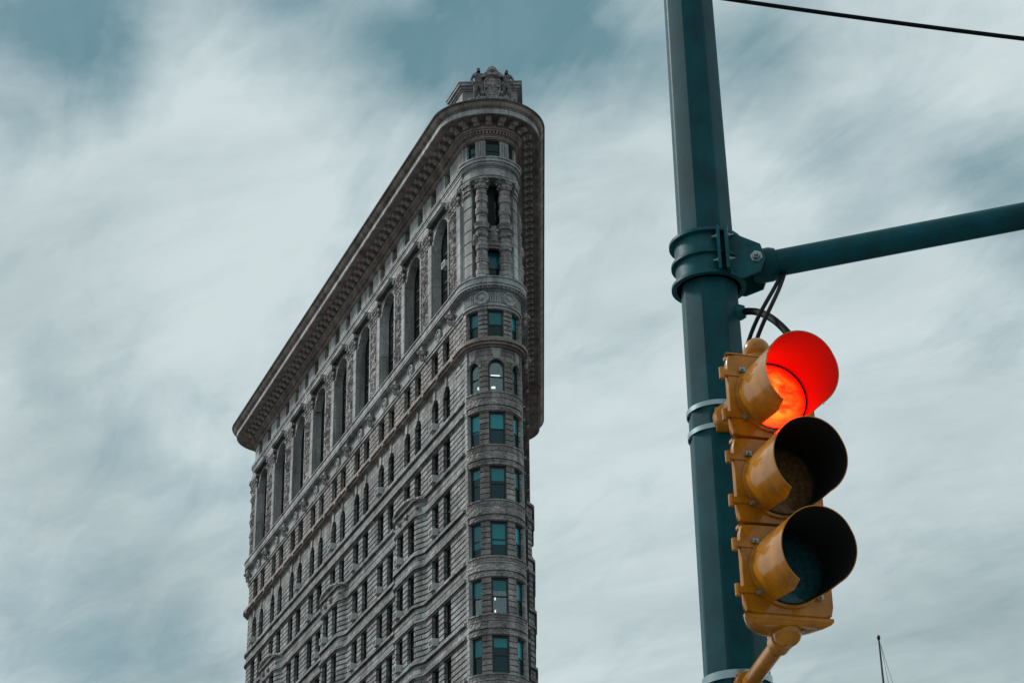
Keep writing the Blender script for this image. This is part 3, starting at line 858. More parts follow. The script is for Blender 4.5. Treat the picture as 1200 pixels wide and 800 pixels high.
# lamps seen through three windows
def lamp(u, d, z, w, h):
    mb = MB(); sweep(mb, u - w / 2, u + w / 2, flat(d, z, z + h, d - .06)); return mb.build('ceiling_lamp', M['lamp'], bld)
lamp(PU[1] - .02, -.42, 64.15, .85, .13)
lamp(PU[1] - .22, -.42, 63.22, .36, .16)
lamp(PU[0] + .12, -.42, 63.3, .22, .2)
for zz in (47.95, 47.1):
    lamp(PU[1] - .36, -.42, zz - .2, .13, .16); lamp(PU[0] + .25, -.42, zz - .2, .13, .16)

# ---- air conditioners in the sashes
ac0 = None
AC = [(0, 1, 'a'), (2, 1, 'a'), (4, 1, 'a'), (6, 0, 'a'), (8, 1, 'a'), (0, 1, 16), (0, 1, 15), (0, 1, 14), (0, 1, 13), (1, 1, 15), (1, 1, 14), (1, 1, 13), (2, 1, 15), (2, 1, 13), (3, 1, 16), (3, 1, 15),
      (4, 1, 15), (5, 1, 16), (4, 1, 14), (3, 1, 14), (5, 0, 15), (2, 1, 14), (1, 1, 12), (0, 1, 12)]
for k, s, f in AC:
    u = -(LB[k] + (OFF if s else -OFF)); z = 62.8 if f == 'a' else FL[f][0]
    if ac0 is None:
        mb = MB(); box(mb, -.36, .36, -.72, .1, 0, .52); box(mb, -.29, .29, -.726, -.71, .07, .45, None, 1)
        ac0 = mb.build('air_conditioner', [M['ac'], M['ac_dark']]); o = ac0
    else: o = ac0.copy(); col.objects.link(o)
    place(o, u + .25, REC, z + .03, f != 'a' and f < 16); mw = o.matrix_world.copy()
    o.parent = bld; o.matrix_parent_inverse = ORIG['wedge_building'].inverted(); o.matrix_basis = mw
o = ac0.copy(); col.objects.link(o); place(o, -(LB[0] - .6), -.6, 75.6); mw = o.matrix_world.copy()
o.parent = bld; o.matrix_parent_inverse = ORIG['wedge_building'].inverted(); o.matrix_basis = mw

def put(o, u, d, z, bumpy=False, parent=None):
    place(o, u, d, z, bumpy); mw = o.matrix_world.copy()
    o.parent = parent or bld; o.matrix_parent_inverse = ORIG['wedge_building'].inverted() if (parent is None) else Matrix.Identity(4); o.matrix_basis = mw

# ---- medallions, masks, capitals
def medallion():
    mb = MB(); X = lambda x, y, z: (x, -z, y)
    lathe(mb, [(.0, 0), (.54, 0), (.54, .14), (.48, .2), (.42, .2), (.38, .1), (.19, .1), (.15, .2), (.0, .23)], X, 24); return mb
def lump(mb, c, r, seed, sub=2, amp=.25, sz=(1, 1, 1)):
    bm = bmesh.new(); bmesh.ops.create_icosphere(bm, subdivisions=sub, radius=1)
    vs = []
    for v in bm.verts:
        k = 1 + amp * noise.noise(v.co * 2.1 + Vector((seed, 0, 0)))
        vs.append((c[0] + v.co.x * r * k * sz[0], c[1] + v.co.y * r * k * sz[1], c[2] + v.co.z * r * k * sz[2]))
    mb.add(vs, [tuple(v.index for v in f.verts) for f in bm.faces]); bm.free()
def mask():                            # carved lion mask with a mane and a drop below
    mb = MB()
    lump(mb, (0, -.12, 0), .34, 3, 2, .35, (1, .7, 1.05)); lump(mb, (0, -.38, -.06), .17, 5, 2, .2, (1, .9, .8))
    for s in (-1, 1): lump(mb, (s * .22, -.2, .26), .12, 8 + s, 1, .2); lump(mb, (s * .12, -.36, .1), .07, 2 + s, 1, .1); lump(mb, (s * .3, -.1, -.2), .17, 11 + s, 1, .5)
    lump(mb, (0, -.1, -.5), .2, 6, 2, .5, (.8, .8, 1.3)); return mb
med = medallion().build('medallion', M['smooth'], auto=40); put(med, -LB[0], .16, 70.12)
for b in LB[1:]: o = med.copy(); col.objects.link(o); put(o, -b, .16, 70.12)
for u in (PU[0] * .5 + PU[1] * .5 - .02, PU[1] * .5 + PU[2] * .5 + .02): o = med.copy(); col.objects.link(o); put(o, u, .14, 70.05)
lm = mask().build('lion_mask', M['carved'], auto=60); put(lm, -(LB[0] - 2.95), .32, 70.2)
for b in LB: o = lm.copy(); col.objects.link(o); put(o, -(b + 3.05), .32, 70.2)
o = lm.copy(); col.objects.link(o); put(o, ARC + .9, .32, 70.1)
o = lm.copy(); col.objects.link(o); put(o, ARC + .9, .32, 66.6)
def capital_mb(w=1.0, h=1.0, dp=.4):
    mb = MB()
    box(mb, -w * .42, w * .42, -dp * .55, .1, 0, h * .1); box(mb, -w * .36, w * .36, -dp * .5, .1, h * .1, h * .85); box(mb, -w * .52, w * .52, -dp, .1, h * .85, h)
    random.seed(7)
    for row, zz in ((0, .22), (1, .48), (2, .72)):
        for i in range(5):
            x = (i - 2 + (.5 if row == 1 else 0)) * w * .2
            lump(mb, (x, -dp * (.5 + .12 * row), zz * h), .085 * w, i * 3 + row, 1, .6, (1, .7, 1.2))
    for s in (-1, 1): lump(mb, (s * w * .46, -dp * .9, h * .76), .13, s + 4, 1, .2)
    return mb
cap = None
pe = sorted(awL)
for i in range(len(pe) + 1):
    l = pe[i - 1][0] + pe[i - 1][1] if i > 0 else pe[0][0] - pe[0][1] - 2.6
    r = pe[i][0] - pe[i][1] if i < len(pe) else -.15
    if cap is None: cap = capital_mb(r - l - .35, 1.4, .34).build('pilaster_capital', M['carved']); o = cap
    else: o = cap.copy(); col.objects.link(o)
    put(o, (l + r) / 2, DW + .03, 78.6)
    if i == len(pe): o.scale = ((r - l) / 2.86, 1, 1)
# bright projecting cornice over each arch
hb = None
for c, hw in awL:
    if hb is None:
        mb = MB()
        vs = [(x, y, z) for x in (-1.75, 1.75) for y, z in ((.1, 0), (-.30, 0), (-.5, .12), (-.52, .34), (-.2, .40), (.1, .40))]
        mb.add(vs, [tuple(range(6))[::-1], tuple(range(6, 12))] + [(i, (i + 1) % 6, 6 + (i + 1) % 6, 6 + i) for i in range(6)])
        hb = mb.build('hood_moulding', M['smooth']); o = hb
    else: o = hb.copy(); col.objects.link(o)
    put(o, c - .1, DW + .1, 80.02)

# ---- prow columns
colm = None
for a in (PH0 - R(28), PH0 + R(28)):
    if colm is None:
        mb = MB(); X = lambda x, y, z: (x, y, z)
        pr = [(.56, 0), (.56, .22), (.5, .3), (.44, .42)]
        zz = .42
        big = True
        while zz < 7.25:
            h = .52
            if 3.55 < zz < 4.45:
                pr += [(.40, zz), (.40, zz + .12), (.56, zz + .2), (.5, zz + .4), (.58, zz + .62), (.42, zz + .8)]; zz += .9; continue
            r = .475 if big else .405
            k = 1 - .06 * zz / 7.5
            pr += [(r * k, zz + .02), (r * k * 1.02, zz + h * .5), (r * k, zz + h - .02), (.375 * k, zz + h)]; zz += h; big = not big
        pr += [(.36, zz), (.42, zz + .05), (.36, zz + .1)]
        lathe(mb, pr, X, 24); ZT = zz + .1
        colm = mb.build('column', M['prow_stone'], auto=35); o = colm; cc = None
        mb = MB()
        lathe(mb, [(.36, 0), (.38, .1), (.44, .45), (.56, .62)], X, 16); box(mb, -.58, .58, -.58, .58, .62, .78)
        for row in range(2):
            for i in range(8):
                an = (i + .5 * row) * math.pi / 4
                lump(mb, (math.cos(an) * (.44 + .08 * row), math.sin(an) * (.44 + .08 * row), .2 + .3 * row), .13, i + row * 9, 1, .4, (1, 1, 1.2))
        cc = mb.build('capital', M['carved'])
        capm = cc
    else: o = colm.copy(); col.objects.link(o); cc = capm.copy(); col.objects.link(cc)
    put(o, pang(a), -.16, 71.6)
    cc.parent = o; cc.matrix_parent_inverse = Matrix.Identity(4); cc.matrix_basis = Matrix.Translation((0, 0, ZT - .02))
# carved balcony panel between the columns
mb = MB()
sweep(mb, pang(PH0 - R(18)), pang(PH0 + R(18)), band([(74.4, 74.6, -.3), (74.6, 74.75, -.2), (74.75, 75.75, -.32), (75.75, 75.95, -.18)], -.6))
sweep(mb, pang(PH0 - R(7)), pang(PH0 + R(7)), band([(74.75, 74.9, -.18), (74.9, 75.6, -.12), (75.6, 76.2, -.22)], -.4))
for s in (-1, 1):
    c = W(pang(PH0 + s * R(40)), .08, 75.0); lump(mb, c, .3, s + 3, 2, .3, (.8, .8, 1.7))
    c = W(pang(PH0 + s * R(28)), .34, 75.35); lump(mb, c, .16, s + 9, 2, .3, (1.2, .8, 1))
mb.build('balcony_panel', M['carved'], bld)
# ---- hoods over the oriels
hood = None
for b in (LB[1], LB[4], LB[7]):
    mb = MB()
    u0, u1 = -(b + 3.3), -(b - 3.3)
    n_ = 28; vs = []; uv = []
    for i in range(n_ + 1):
        u = u0 + (u1 - u0) * i / n_; x = abs(2 * i / n_ - 1)
        e = 1 - x ** 3; zt = 58.45 + .5 * (1 - x ** 2.2)
        for dd, zz in ((-.1, zt - .5), (.2 + .55 * e, zt - .22), (.38 + .66 * e, zt - .06), (.38 + .66 * e, zt + .1), (.1, zt + .2)):
            vs.append(W(u, dd, zz)); uv.append((u, zz))
    fs = [(i * 5 + j, (i + 1) * 5 + j, (i + 1) * 5 + (j + 1) % 5, i * 5 + (j + 1) % 5) for i in range(n_) for j in range(5)]
    mb.add(vs, fs + [tuple(range(5)), tuple(n_ * 5 + j for j in range(5))], uv)
    for s in (-.2, .55): lump(mb, W(-(b + s * 1.9), .6, 57.98), .27, b + s, 2, .4)
    for q in range(7): lump(mb, W(-(b - 2.4 + q * .8), .58, 57.95), .15, b + q, 1, .4)
    mb.build('oriel_hood', M['sheet'] if False else M['carved'], bld, auto=50)

# ---- parapet pedestal and crest with two statues
mb = MB()
PX0, PX1, PY = -3.35, .75, 126.3
d_ = Vector((uLd.x, uLd.y))
ring_p = [Vector((PX0, PY)), Vector((PX1, PY)), Vector((PX1 + .05, PY + 3.2)), Vector((PX0, PY)) + d_ * 2.1]
def offs(ring, e):
    c = sum(ring, Vector((0, 0))) / len(ring); r = []
    n = len(ring)
    for i in range(n):
        a = ring[i - 1]; b = ring[i]; c2 = ring[(i + 1) % n]
        e1 = (b - a).normalized(); e2 = (c2 - b).normalized(); n1 = Vector((e1.y, -e1.x)); n2 = Vector((e2.y, -e2.x))
        m = (n1 + n2).normalized(); r.append(tuple(b + m * e / max(.3, m.dot(n1))))
    return r
for z0, z1, e in ((86.0, 86.6, .18), (86.6, 88.5, 0), (88.5, 88.65, .08), (88.65, 88.85, .2), (88.85, 89.08, .34), (89.08, 89.17, .4)):
    prism(mb, offs(ring_p, e), z0, z1)
mb.build('parapet_pedestal', M['smooth'], bld)
mb = MB()
PYF = PY - .75                          # plinth that carries the carved group
box(mb, -3.0, .45, PYF - .25, PY + .1, 86.0, 86.95)
def shield_pts(s=1.0, n=40):
    r = []
    for i in range(n):
        a = 2 * math.pi * i / n
        r.append((.7 * math.sin(a) * s * (1 + .06 * math.cos(6 * a)), 1.2 * math.cos(a) * s))
    return r
crest = mb.build('crest', M['carved'], bld)
mb = MB(); SCX = -1.08; SCZ = 88.3
def solid_xz(mb, pts, y0, y1, cx, cz):
    n = len(pts); mb.add([(cx + x, y0, cz + z) for x, z in pts] + [(cx + x, y1, cz + z) for x, z in pts], [tuple(range(n)), tuple(range(n, 2 * n))[::-1]] + [(i, (i + 1) % n, n + (i + 1) % n, n + i) for i in range(n)])
solid_xz(mb, shield_pts(), PYF - .1, PYF + .3, SCX, SCZ)
n = 28; vs = []
for s, y in ((.98, PYF - .1), (.92, PYF - .24), (.8, PYF - .24), (.74, PYF - .12), (.5, PYF - .2), (.2, PYF - .26)):
    vs += [(SCX + x * 1, y, SCZ + z) for x, z in shield_pts(s, n)]
mb.add(vs, [(i * n + k, i * n + (k + 1) % n, (i + 1) * n + (k + 1) % n, (i + 1) * n + k) for i in range(5) for k in range(n)] + [tuple(5 * n + k for k in range(n))])
solid_xz(mb, [(-.95, .75), (-.72, 1.0), (-.42, 1.3), (-.28, 1.58), (-.12, 1.76), (.1, 1.76), (.28, 1.58), (.45, 1.28), (.78, 1.0), (.95, .7), (.6, .8), (0, 1.05), (-.6, .8)], PYF - .32, PYF + .25, SCX, SCZ)
for i in range(9):
    a = math.pi * (.62 + .76 * i / 8)
    lump(mb, (SCX + .85 * math.sin(2 * math.pi * i / 9), PYF - .15, SCZ + 1.2 * math.cos(2 * math.pi * i / 9)), .17, i, 1, .5)
lump(mb, (SCX, PYF - .38, SCZ + 1.4), .2, 2, 2, .4); lump(mb, (SCX, PYF - .2, SCZ - 1.15), .3, 8, 2, .5, (1.8, 1, .8))
for i in range(5): lump(mb, (SCX + (i - 2) * .22, PYF - .25, SCZ + .1 * ((i % 2) * 2 - 1)), .12, i, 1, .4)
o = mb.build('shield', M['carved'], crest, auto=50); o.matrix_parent_inverse = Matrix.Identity(4)
def statue(x, y, z, mir, hgt):
    """a standing draped figure with the near arm on the shield; one continuous skin"""
    J = {'pel': (0, 0, .50), 'bel': (0, -.01, .58), 'che': (0, -.01, .70), 'nck': (0, 0, .81), 'hdb': (0, -.015, .855), 'hdt': (0, -.02, .955),
         'shL': (-.10, 0, .775), 'elL': (-.17, -.02, .63), 'waL': (-.12, -.07, .50), 'haL': (-.10, -.08, .455),
         'shR': (.10, 0, .775), 'elR': (.20, -.05, .70), 'waR': (.29, -.04, .76), 'haR': (.33, -.03, .79),
         'hpL': (-.06, 0, .46), 'knL': (-.07, -.05, .26), 'anL': (-.08, .0, .05), 'ftL': (-.09, -.09, .02),
         'hpR': (.06, 0, .46), 'knR': (.08, -.02, .25), 'anR': (.09, .02, .05), 'ftR': (.10, -.07, .02)}
    E = [('pel', 'bel'), ('bel', 'che'), ('che', 'nck'), ('nck', 'hdb'), ('hdb', 'hdt'), ('che', 'shL'), ('shL', 'elL'), ('elL', 'waL'), ('waL', 'haL'),
         ('che', 'shR'), ('shR', 'elR'), ('elR', 'waR'), ('waR', 'haR'), ('pel', 'hpL'), ('hpL', 'knL'), ('knL', 'anL'), ('anL', 'ftL'), ('pel', 'hpR'), ('hpR', 'knR'), ('knR', 'anR'), ('anR', 'ftR')]
    rad = {'pel': .088, 'bel': .075, 'che': .098, 'nck': .032, 'hdb': .05, 'hdt': .05, 'shL': .048, 'elL': .034, 'waL': .025, 'haL': .028, 'shR': .048, 'elR': .034, 'waR': .025, 'haR': .028,
           'hpL': .075, 'knL': .05, 'anL': .03, 'ftL': .028, 'hpR': .075, 'knR': .05, 'anR': .03, 'ftR': .028}
    ks = list(J); me = bpy.data.meshes.new('statue')
    me.from_pydata([((J[k][0] * mir) * hgt, J[k][1] * hgt, J[k][2] * hgt) for k in ks], [(ks.index(a), ks.index(b)) for a, b in E], [])
    o = bpy.data.objects.new('statue', me); col.objects.link(o)
    md = o.modifiers.new('skin', 'SKIN'); md.use_smooth_shade = True
    for i, k in enumerate(ks): me.skin_vertices[0].data[i].radius = (rad[k] * hgt, rad[k] * hgt)
    me.skin_vertices[0].data[0].use_root = True
    sb = o.modifiers.new('sub', 'SUBSURF'); sb.levels = 1; sb.render_levels = 1
    dg = bpy.context.evaluated_depsgraph_get(); me2 = bpy.data.meshes.new_from_object(o.evaluated_get(dg)); o.modifiers.clear(); o.data = me2
    me2.materials.clear(); me2.materials.append(M['carved']); o.location = (x, y, z)
    o.parent = crest; o.matrix_parent_inverse = Matrix.Identity(4)
    dr = MB()                           # cloth hanging from the hips
    prf = [(.16, .0), (.17, .12), (.145, .3), (.135, .46), (.11, .56)]
    vs = []
    for r, zz in prf:
        for k in range(20):
            a = 2 * math.pi * k / 20; rr = r * (1 + .12 * math.sin(5 * a + zz * 9)) * hgt
            vs.append((rr * math.cos(a), rr * .75 * math.sin(a), zz * hgt))
    dr.add(vs, [(i * 20 + k, i * 20 + (k + 1) % 20, (i + 1) * 20 + (k + 1) % 20, (i + 1) * 20 + k) for i in range(4) for k in range(20)])
    return o
statue(-2.12, PYF - .1, 86.95, 1, 3.2)
statue(.0, PYF - .1, 86.95, -1, 2.95)
mb = MB()                               # low scrolls and rocks joining the figures to the plinth
for i in range(26):
    x = -2.9 + 3.3 * i / 25
    lump(mb, (x, PYF - .05 + .1 * math.sin(i * 2.3), 87.0 + .28 * abs(math.sin(i * 1.7))), .24, i, 1, .5, (1, .8, 1))
for s, x in ((1, -2.25), (-1, .12)):
    for k in range(6): lump(mb, (x + s * .1 * math.sin(k), PYF - .02, 87.1 + k * .25), .25 - .02 * k, k + 40 * s, 1, .5, (1, .7, 1.2))
o = mb.build('drapery', M['carved'], crest); o.matrix_parent_inverse = Matrix.Identity(4)
crest.matrix_parent_inverse = ORIG['wedge_building'].inverted()

# ------------------------------------------------------------------ signal pole
PXY = Vector((.8432, 7.5277))
def ray_pt(x, y, dist):                 # a point of the street scene at a horizontal distance
    d = _Rt * (x - 600) + _Up * (400 - y) + _Fw * F_PX; h = math.hypot(d.x, d.y)
    return Vector((0, 0, CAM_Z)) + d * (dist / h)
pole = empty('signal_pole', (PXY.x, PXY.y, 0), 'dark teal octagonal steel pole with a clamped mast arm, carrying the traffic light', 'pole')
def prad(z): return .148 - (.148 - .107) * (z / 7.6)
POLE_ROT = R(-90 + 3)
mb = MB()
def oct_ring(z, r, n8=8, e=.18):
    pts = []
    for k in range(n8):
        a0 = POLE_ROT + 2 * math.pi * (k - .5) / n8; a1 = POLE_ROT + 2 * math.pi * (k + .5) / n8
        rr = r / math.cos(math.pi / n8) * .985
        p0 = Vector((math.cos(a0), math.sin(a0))) * rr; p1 = Vector((math.cos(a1), math.sin(a1))) * rr
        for t in (.06, .2, .8, .94):
            q = p0.lerp(p1, t); k_ = 1.0 if .1 < t < .9 else .995; pts.append((PXY.x + q.x * k_, PXY.y + q.y * k_, z))
    return pts
zs_ = [0.0, .02, 1, 2, 3, 4, 5, 6, 7, 8, 9.2]
vs = []
for z in zs_: vs += oct_ring(z, prad(z))
m = 32
mb.add(vs, [(i * m + k, i * m + (k + 1) % m, (i + 1) * m + (k + 1) % m, (i + 1) * m + k) for i in range(len(zs_) - 1) for k in range(m)] + [tuple((len(zs_) - 1) * m + k for k in range(m))])
mb.build('shaft', M['pole'], pole, auto=16)
mb = MB(); lathe(mb, [(.33, 0), (.33, .05), (.24, .12), (.22, .55), (.17, .7)], lambda x, y, z: (PXY.x + x, PXY.y + y, z), 24); mb.build('base_cover', M['pole'], pole, auto=40)
mb = MB(); lathe(mb, [(.115, 9.2), (.12, 9.23), (.1, 9.3), (0, 9.34)], lambda x, y, z: (PXY.x + x, PXY.y + y, z), 20); mb.build('cap', M['pole'], pole, auto=40)
def strap(z, w=.021, tilt=0.0):
    mb = MB(); r0 = prad(z) * 1.045; vs = []
    n = 48
    for rr, zz in ((r0, -w / 2), (r0 + .005, -w / 2), (r0 + .005, w / 2), (r0, w / 2)):
        for k in range(n):
            a = 2 * math.pi * k / n; vs.append((PXY.x + rr * math.cos(a), PXY.y + rr * math.sin(a), z + zz))
    mb.add(vs, [(j * n + k, j * n + (k + 1) % n, ((j + 1) % 4) * n + (k + 1) % n, ((j + 1) % 4) * n + k) for j in range(4) for k in range(n)])
    return mb.build('strap', M['steel'], pole, auto=40)

# mast-arm clamp: local frame with +X along the arm
ARM_AZ = 100.0
ax = Vector((math.sin(R(ARM_AZ)), math.cos(R(ARM_AZ)), 0)); ay = Vector((-ax.y, ax.x, 0))     # ay: away from the viewer-ish
ZC = ray_pt(832, 292, 7.42).z
def XC(x, y, z): return tuple(Vector((PXY.x, PXY.y, ZC)) + ax * x + ay * y + Vector((0, 0, z)))
rp = prad(ZC) * 1.06
mb = MB()
# two half collars with three ribs
for z0, z1, ro in ((-.11, -.097, .036), (-.006, .006, .032), (.097, .11, .036)):
    n = 40; vs = []
    for rr, zz in ((rp, z0), (rp + ro, z0), (rp + ro, z1), (rp, z1)):
        for k in range(n): a = 2 * math.pi * k / n; vs.append(XC(rr * math.cos(a), rr * math.sin(a), zz))
    mb.add(vs, [(j * n + k, j * n + (k + 1) % n, ((j + 1) % 4) * n + (k + 1) % n, ((j + 1) % 4) * n + k) for j in range(4) for k in range(n)])
n = 40; vs = []
for rr, zz in ((rp, -.11), (rp + .014, -.11), (rp + .014, .11), (rp, .11)):
    for k in range(n): a = 2 * math.pi * k / n; vs.append(XC(rr * math.cos(a), rr * math.sin(a), zz))
mb.add(vs, [(j * n + k, j * n + (k + 1) % n, ((j + 1) % 4) * n + (k + 1) % n, ((j + 1) % 4) * n + k) for j in range(4) for k in range(n)])
# flanges where the two halves bolt together, on the viewer's side and behind
for s in (-1, 1):
    for x0, x1 in ((.058, .072), (.092, .106)):
        box(mb, x0, x1, s * (rp * .72), s * (rp + .05), -.105, .105, XC)
clamp = mb.build('clamp', M['pole_hw'], pole, auto=30)
mb = MB()
# side plates (six-cornered) that hold the arm's knuckle
pl = [(.106, -.105), (.106, .105), (.125, .105), (.235, .04), (.252, -.03), (.228, -.09), (.15, -.115)]
for y0, y1 in ((-.085, -.073), (.073, .085)):
    k = len(pl); mb.add([XC(x, y, z) for y in (y0, y1) for x, z in pl], [tuple(range(k)), tuple(range(k, 2 * k))[::-1]] + [(i, (i + 1) % k, k + (i + 1) % k, k + i) for i in range(k)])
box(mb, .107, .12, -.0725, .0725, -.10, .10, XC)
o = mb.build('clamp_plate', M['pole_hw'], pole, auto=30)
def bolt(c, axis, r=.013, l=.02, parent=None):
    axis = Vector(axis).normalized(); a = axis.orthogonal().normalized(); b = axis.cross(a)
    mb = MB(); lathe(mb, [(r * 1.5, 0), (r * 1.5, .004), (r, .004), (r, l), (r * .55, l), (r * .55, l + .012), (0, l + .014)], lambda x, y, z: tuple(Vector(c) + a * x + b * y + axis * z), 6)
    return mb.build('bolt', M['bolt'], parent)
for zz in (.065, -.05):
    for xx, dr in ((.058, -1), (.106, 1)):
        bolt(XC(xx, -(rp + .022), zz), ax * dr, .008, .009, pole)
bolt(XC(.215, -.085, -.02), -ay, .018, .022, pole)
# arm
A0 = Vector(XC(.25, 0, -.02))
# second point: where the vertical plane of the arm meets the sight line through the frame's right edge
rd = (_Rt * (1200 - 600) + _Up * (400 - 253) + _Fw * F_PX)
nrm = ay; t_ = (A0 - Vector((0, 0, CAM_Z))).dot(nrm) / rd.dot(nrm); A1 = Vector((0, 0, CAM_Z)) + rd * t_
adir = (A1 - A0).normalized()
print('arm', A0, A1, (A1 - A0).length, math.degrees(math.asin(adir.z)))
mb = MB()
ring_tube(mb, [A0 - adir * .005, A0 + adir * .05, A0 + adir * 1.5, A0 + adir * 5.5], [.058, .058, .057, .05], 28)
arm = mb.build('mast_arm', M['pole'], pole, auto=30)
mb = MB()
ring_tube(mb, [A0 - adir * .075, A0 - adir * .06, A0 - adir * .03, A0 + adir * .02, A0 + adir * .045, A0 + adir * .05], [.03, .062, .074, .074, .066, .058], 24)
mb.build('arm_collar', M['pole'], pole, auto=35)

for y in (468, 495): strap(ray_pt(843, y, 7.43).z)
strap(ray_pt(864, 787, 7.43).z, .032)
mb = MB()                               # entry fitting for the conduit
ft = ray_pt(866, 359, 7.5); pc = Vector((PXY.x, PXY.y, ft.z)); fd = Vector((.96, -.28, 0)).normalized()
ring_tube(mb, [pc + fd * (prad(ft.z) - .01), pc + fd * (prad(ft.z) + .012), pc + fd * (prad(ft.z) + .03)], [.036, .034, .026], 16)
mb.build('conduit_fitting', M['pole_hw'], pole, auto=35)

# ------------------------------------------------------------------ traffic light
FACE_AZ = 164.0
tn = Vector((math.sin(R(FACE_AZ)), math.cos(R(FACE_AZ)), 0))     # where the lamps face
tr = Vector((-tn.y, tn.x, 0))                                   # viewer's right
TB = Vector((.78893903, 6.65289712, 4.0275)) + tr * .1695       # bottom middle of the door plane
def XT(x, y, z): return tuple(TB + tr * x - tn * y + Vector((0, 0, z)))   # y: depth behind the doors
sig = empty('traffic_light', tuple(TB), 'golden yellow three-lamp traffic light with its top red lamp lit, strapped to the teal pole', 'traffic light')
SH = .3375; SW = .1685
def rrect(hw, z0, z1, r, n=5):
    pts = []
    for cx, cz, a0 in ((hw - r, z0 + r, -90), (hw - r, z1 - r, 0), (-hw + r, z1 - r, 90), (-hw + r, z0 + r, 180)):
        for i in range(n + 1):
            a = R(a0 + 90 * i / n); pts.append((cx + r * math.cos(a), cz + r * math.sin(a)))
    return pts
def loft(mb, rings, cap0=True, cap1=True, mi=0):
    n = len(rings[0]); vs = [p for r in rings for p in r]
    fs = [(i * n + k, i * n + (k + 1) % n, (i + 1) * n + (k + 1) % n, (i + 1) * n + k) for i in range(len(rings) - 1) for k in range(n)]
    if cap0: fs.append(tuple(range(n))[::-1])
    if cap1: fs.append(tuple((len(rings) - 1) * n + k for k in range(n)))
    mb.add(vs, fs, None, mi)
mb = MB()
for i in range(3):
    z0 = i * SH + .003; z1 = (i + 1) * SH - .003
    rings = []
    for y, s, r in ((.02, .985, .02), (.03, .97, .025), (.07, .86, .035), (.11, .72, .05), (.145, .56, .05), (.165, .36, .045)):
        hh = (z1 - z0) / 2; zm = (z0 + z1) / 2; e = 1 - (1 - s) * .55
        rings.append([XT(x, y, z) for x, z in rrect(SW * s, zm - hh * e, zm + hh * e, min(r, hh * e * .8))])
    loft(mb, rings)
    box(mb, -SW * .95, SW * .95, .021, .05, z1 - .008, z1 + .004, XT)
housing = mb.build('housing', M['yellow'], sig, auto=35)
housing_mw = ORIG['traffic_light']
# rounded bottom and top castings
for sgn, zb in ((-1, 0.0), (1, 3 * SH)):
    mb = MB(); rings = []
    plan = [(-.168, .004), (.168, .004), (.166, .026), (.147, .065), (.125, .105), (.09, .145), (.05, .165), (0, .17), (-.05, .165), (-.09, .145), (-.125, .105), (-.147, .065), (-.166, .026)]
    for dz, q in ((-.004, .97), (.0, 1.0), (.01, .99), (.02, .93), (.028, .8), (.032, .6)):
        rings.append([XT(x * q, .075 + (y - .075) * q, zb + sgn * (dz if sgn < 0 else dz * .35)) for x, y in plan])
    loft(mb, rings)
    mb.build('end_casting', M['yellow'], sig, auto=40)

def LC(i): return (i + .5) * SH         # lamp centre height, 0 = bottom
VR = .1365
def vlen(t):                            # visor length by angle from the top (degrees)
    a = abs(t)
    if a < 60: return .302 - .018 * (a / 60) ** 2
    k = (a - 60) / 90.0; return .284 - .03 * k ** 1.3
VSPAN = 154.0
def visor(i):
    zc_ = LC(i); mb = MB(); n = 56; cols = []
    for k in range(n + 1):
        t = -VSPAN + 2 * VSPAN * k / n; a = R(t); ln = vlen(t)
        ed = min(1, (VSPAN - abs(t)) / 5.0)
        ln *= .72 + .28 * math.sqrt(max(0, ed * (2 - ed)))
        cols.append((math.sin(a), math.cos(a), ln))
    th = .0035; vs = []; m = 7
    for sx, cz, ln in cols:
        for q in range(m):              # outside
            f = q / (m - 1); vs.append(XT(sx * (VR + .004 * f), -.012 - ln * f, zc_ + cz * (VR + .004 * f) - .02 * f))
        for q in range(m):              # inside
            f = 1 - q / (m - 1); vs.append(XT(sx * (VR + .004 * f - th), -.012 - ln * f, zc_ + cz * (VR + .004 * f - th) - .02 * f))
    w = 2 * m; fo = []; fi = []
    for k in range(n):
        for q in range(w):
            q2 = (q + 1) % w; f = (k * w + q, (k + 1) * w + q, (k + 1) * w + q2, k * w + q2)
            (fo if q < m else fi).append(f)
    fo += [tuple(range(w))[::-1], tuple(n * w + q for q in range(w))]
    o0 = len(mb.v); mb.add(vs, fo, None, 0)
    for f in fi: mb.f.append(tuple(x + o0 for x in f)); mb.mi.append(1)
    return mb
LN = ['lens_green', 'lens_amber', 'lens_red']
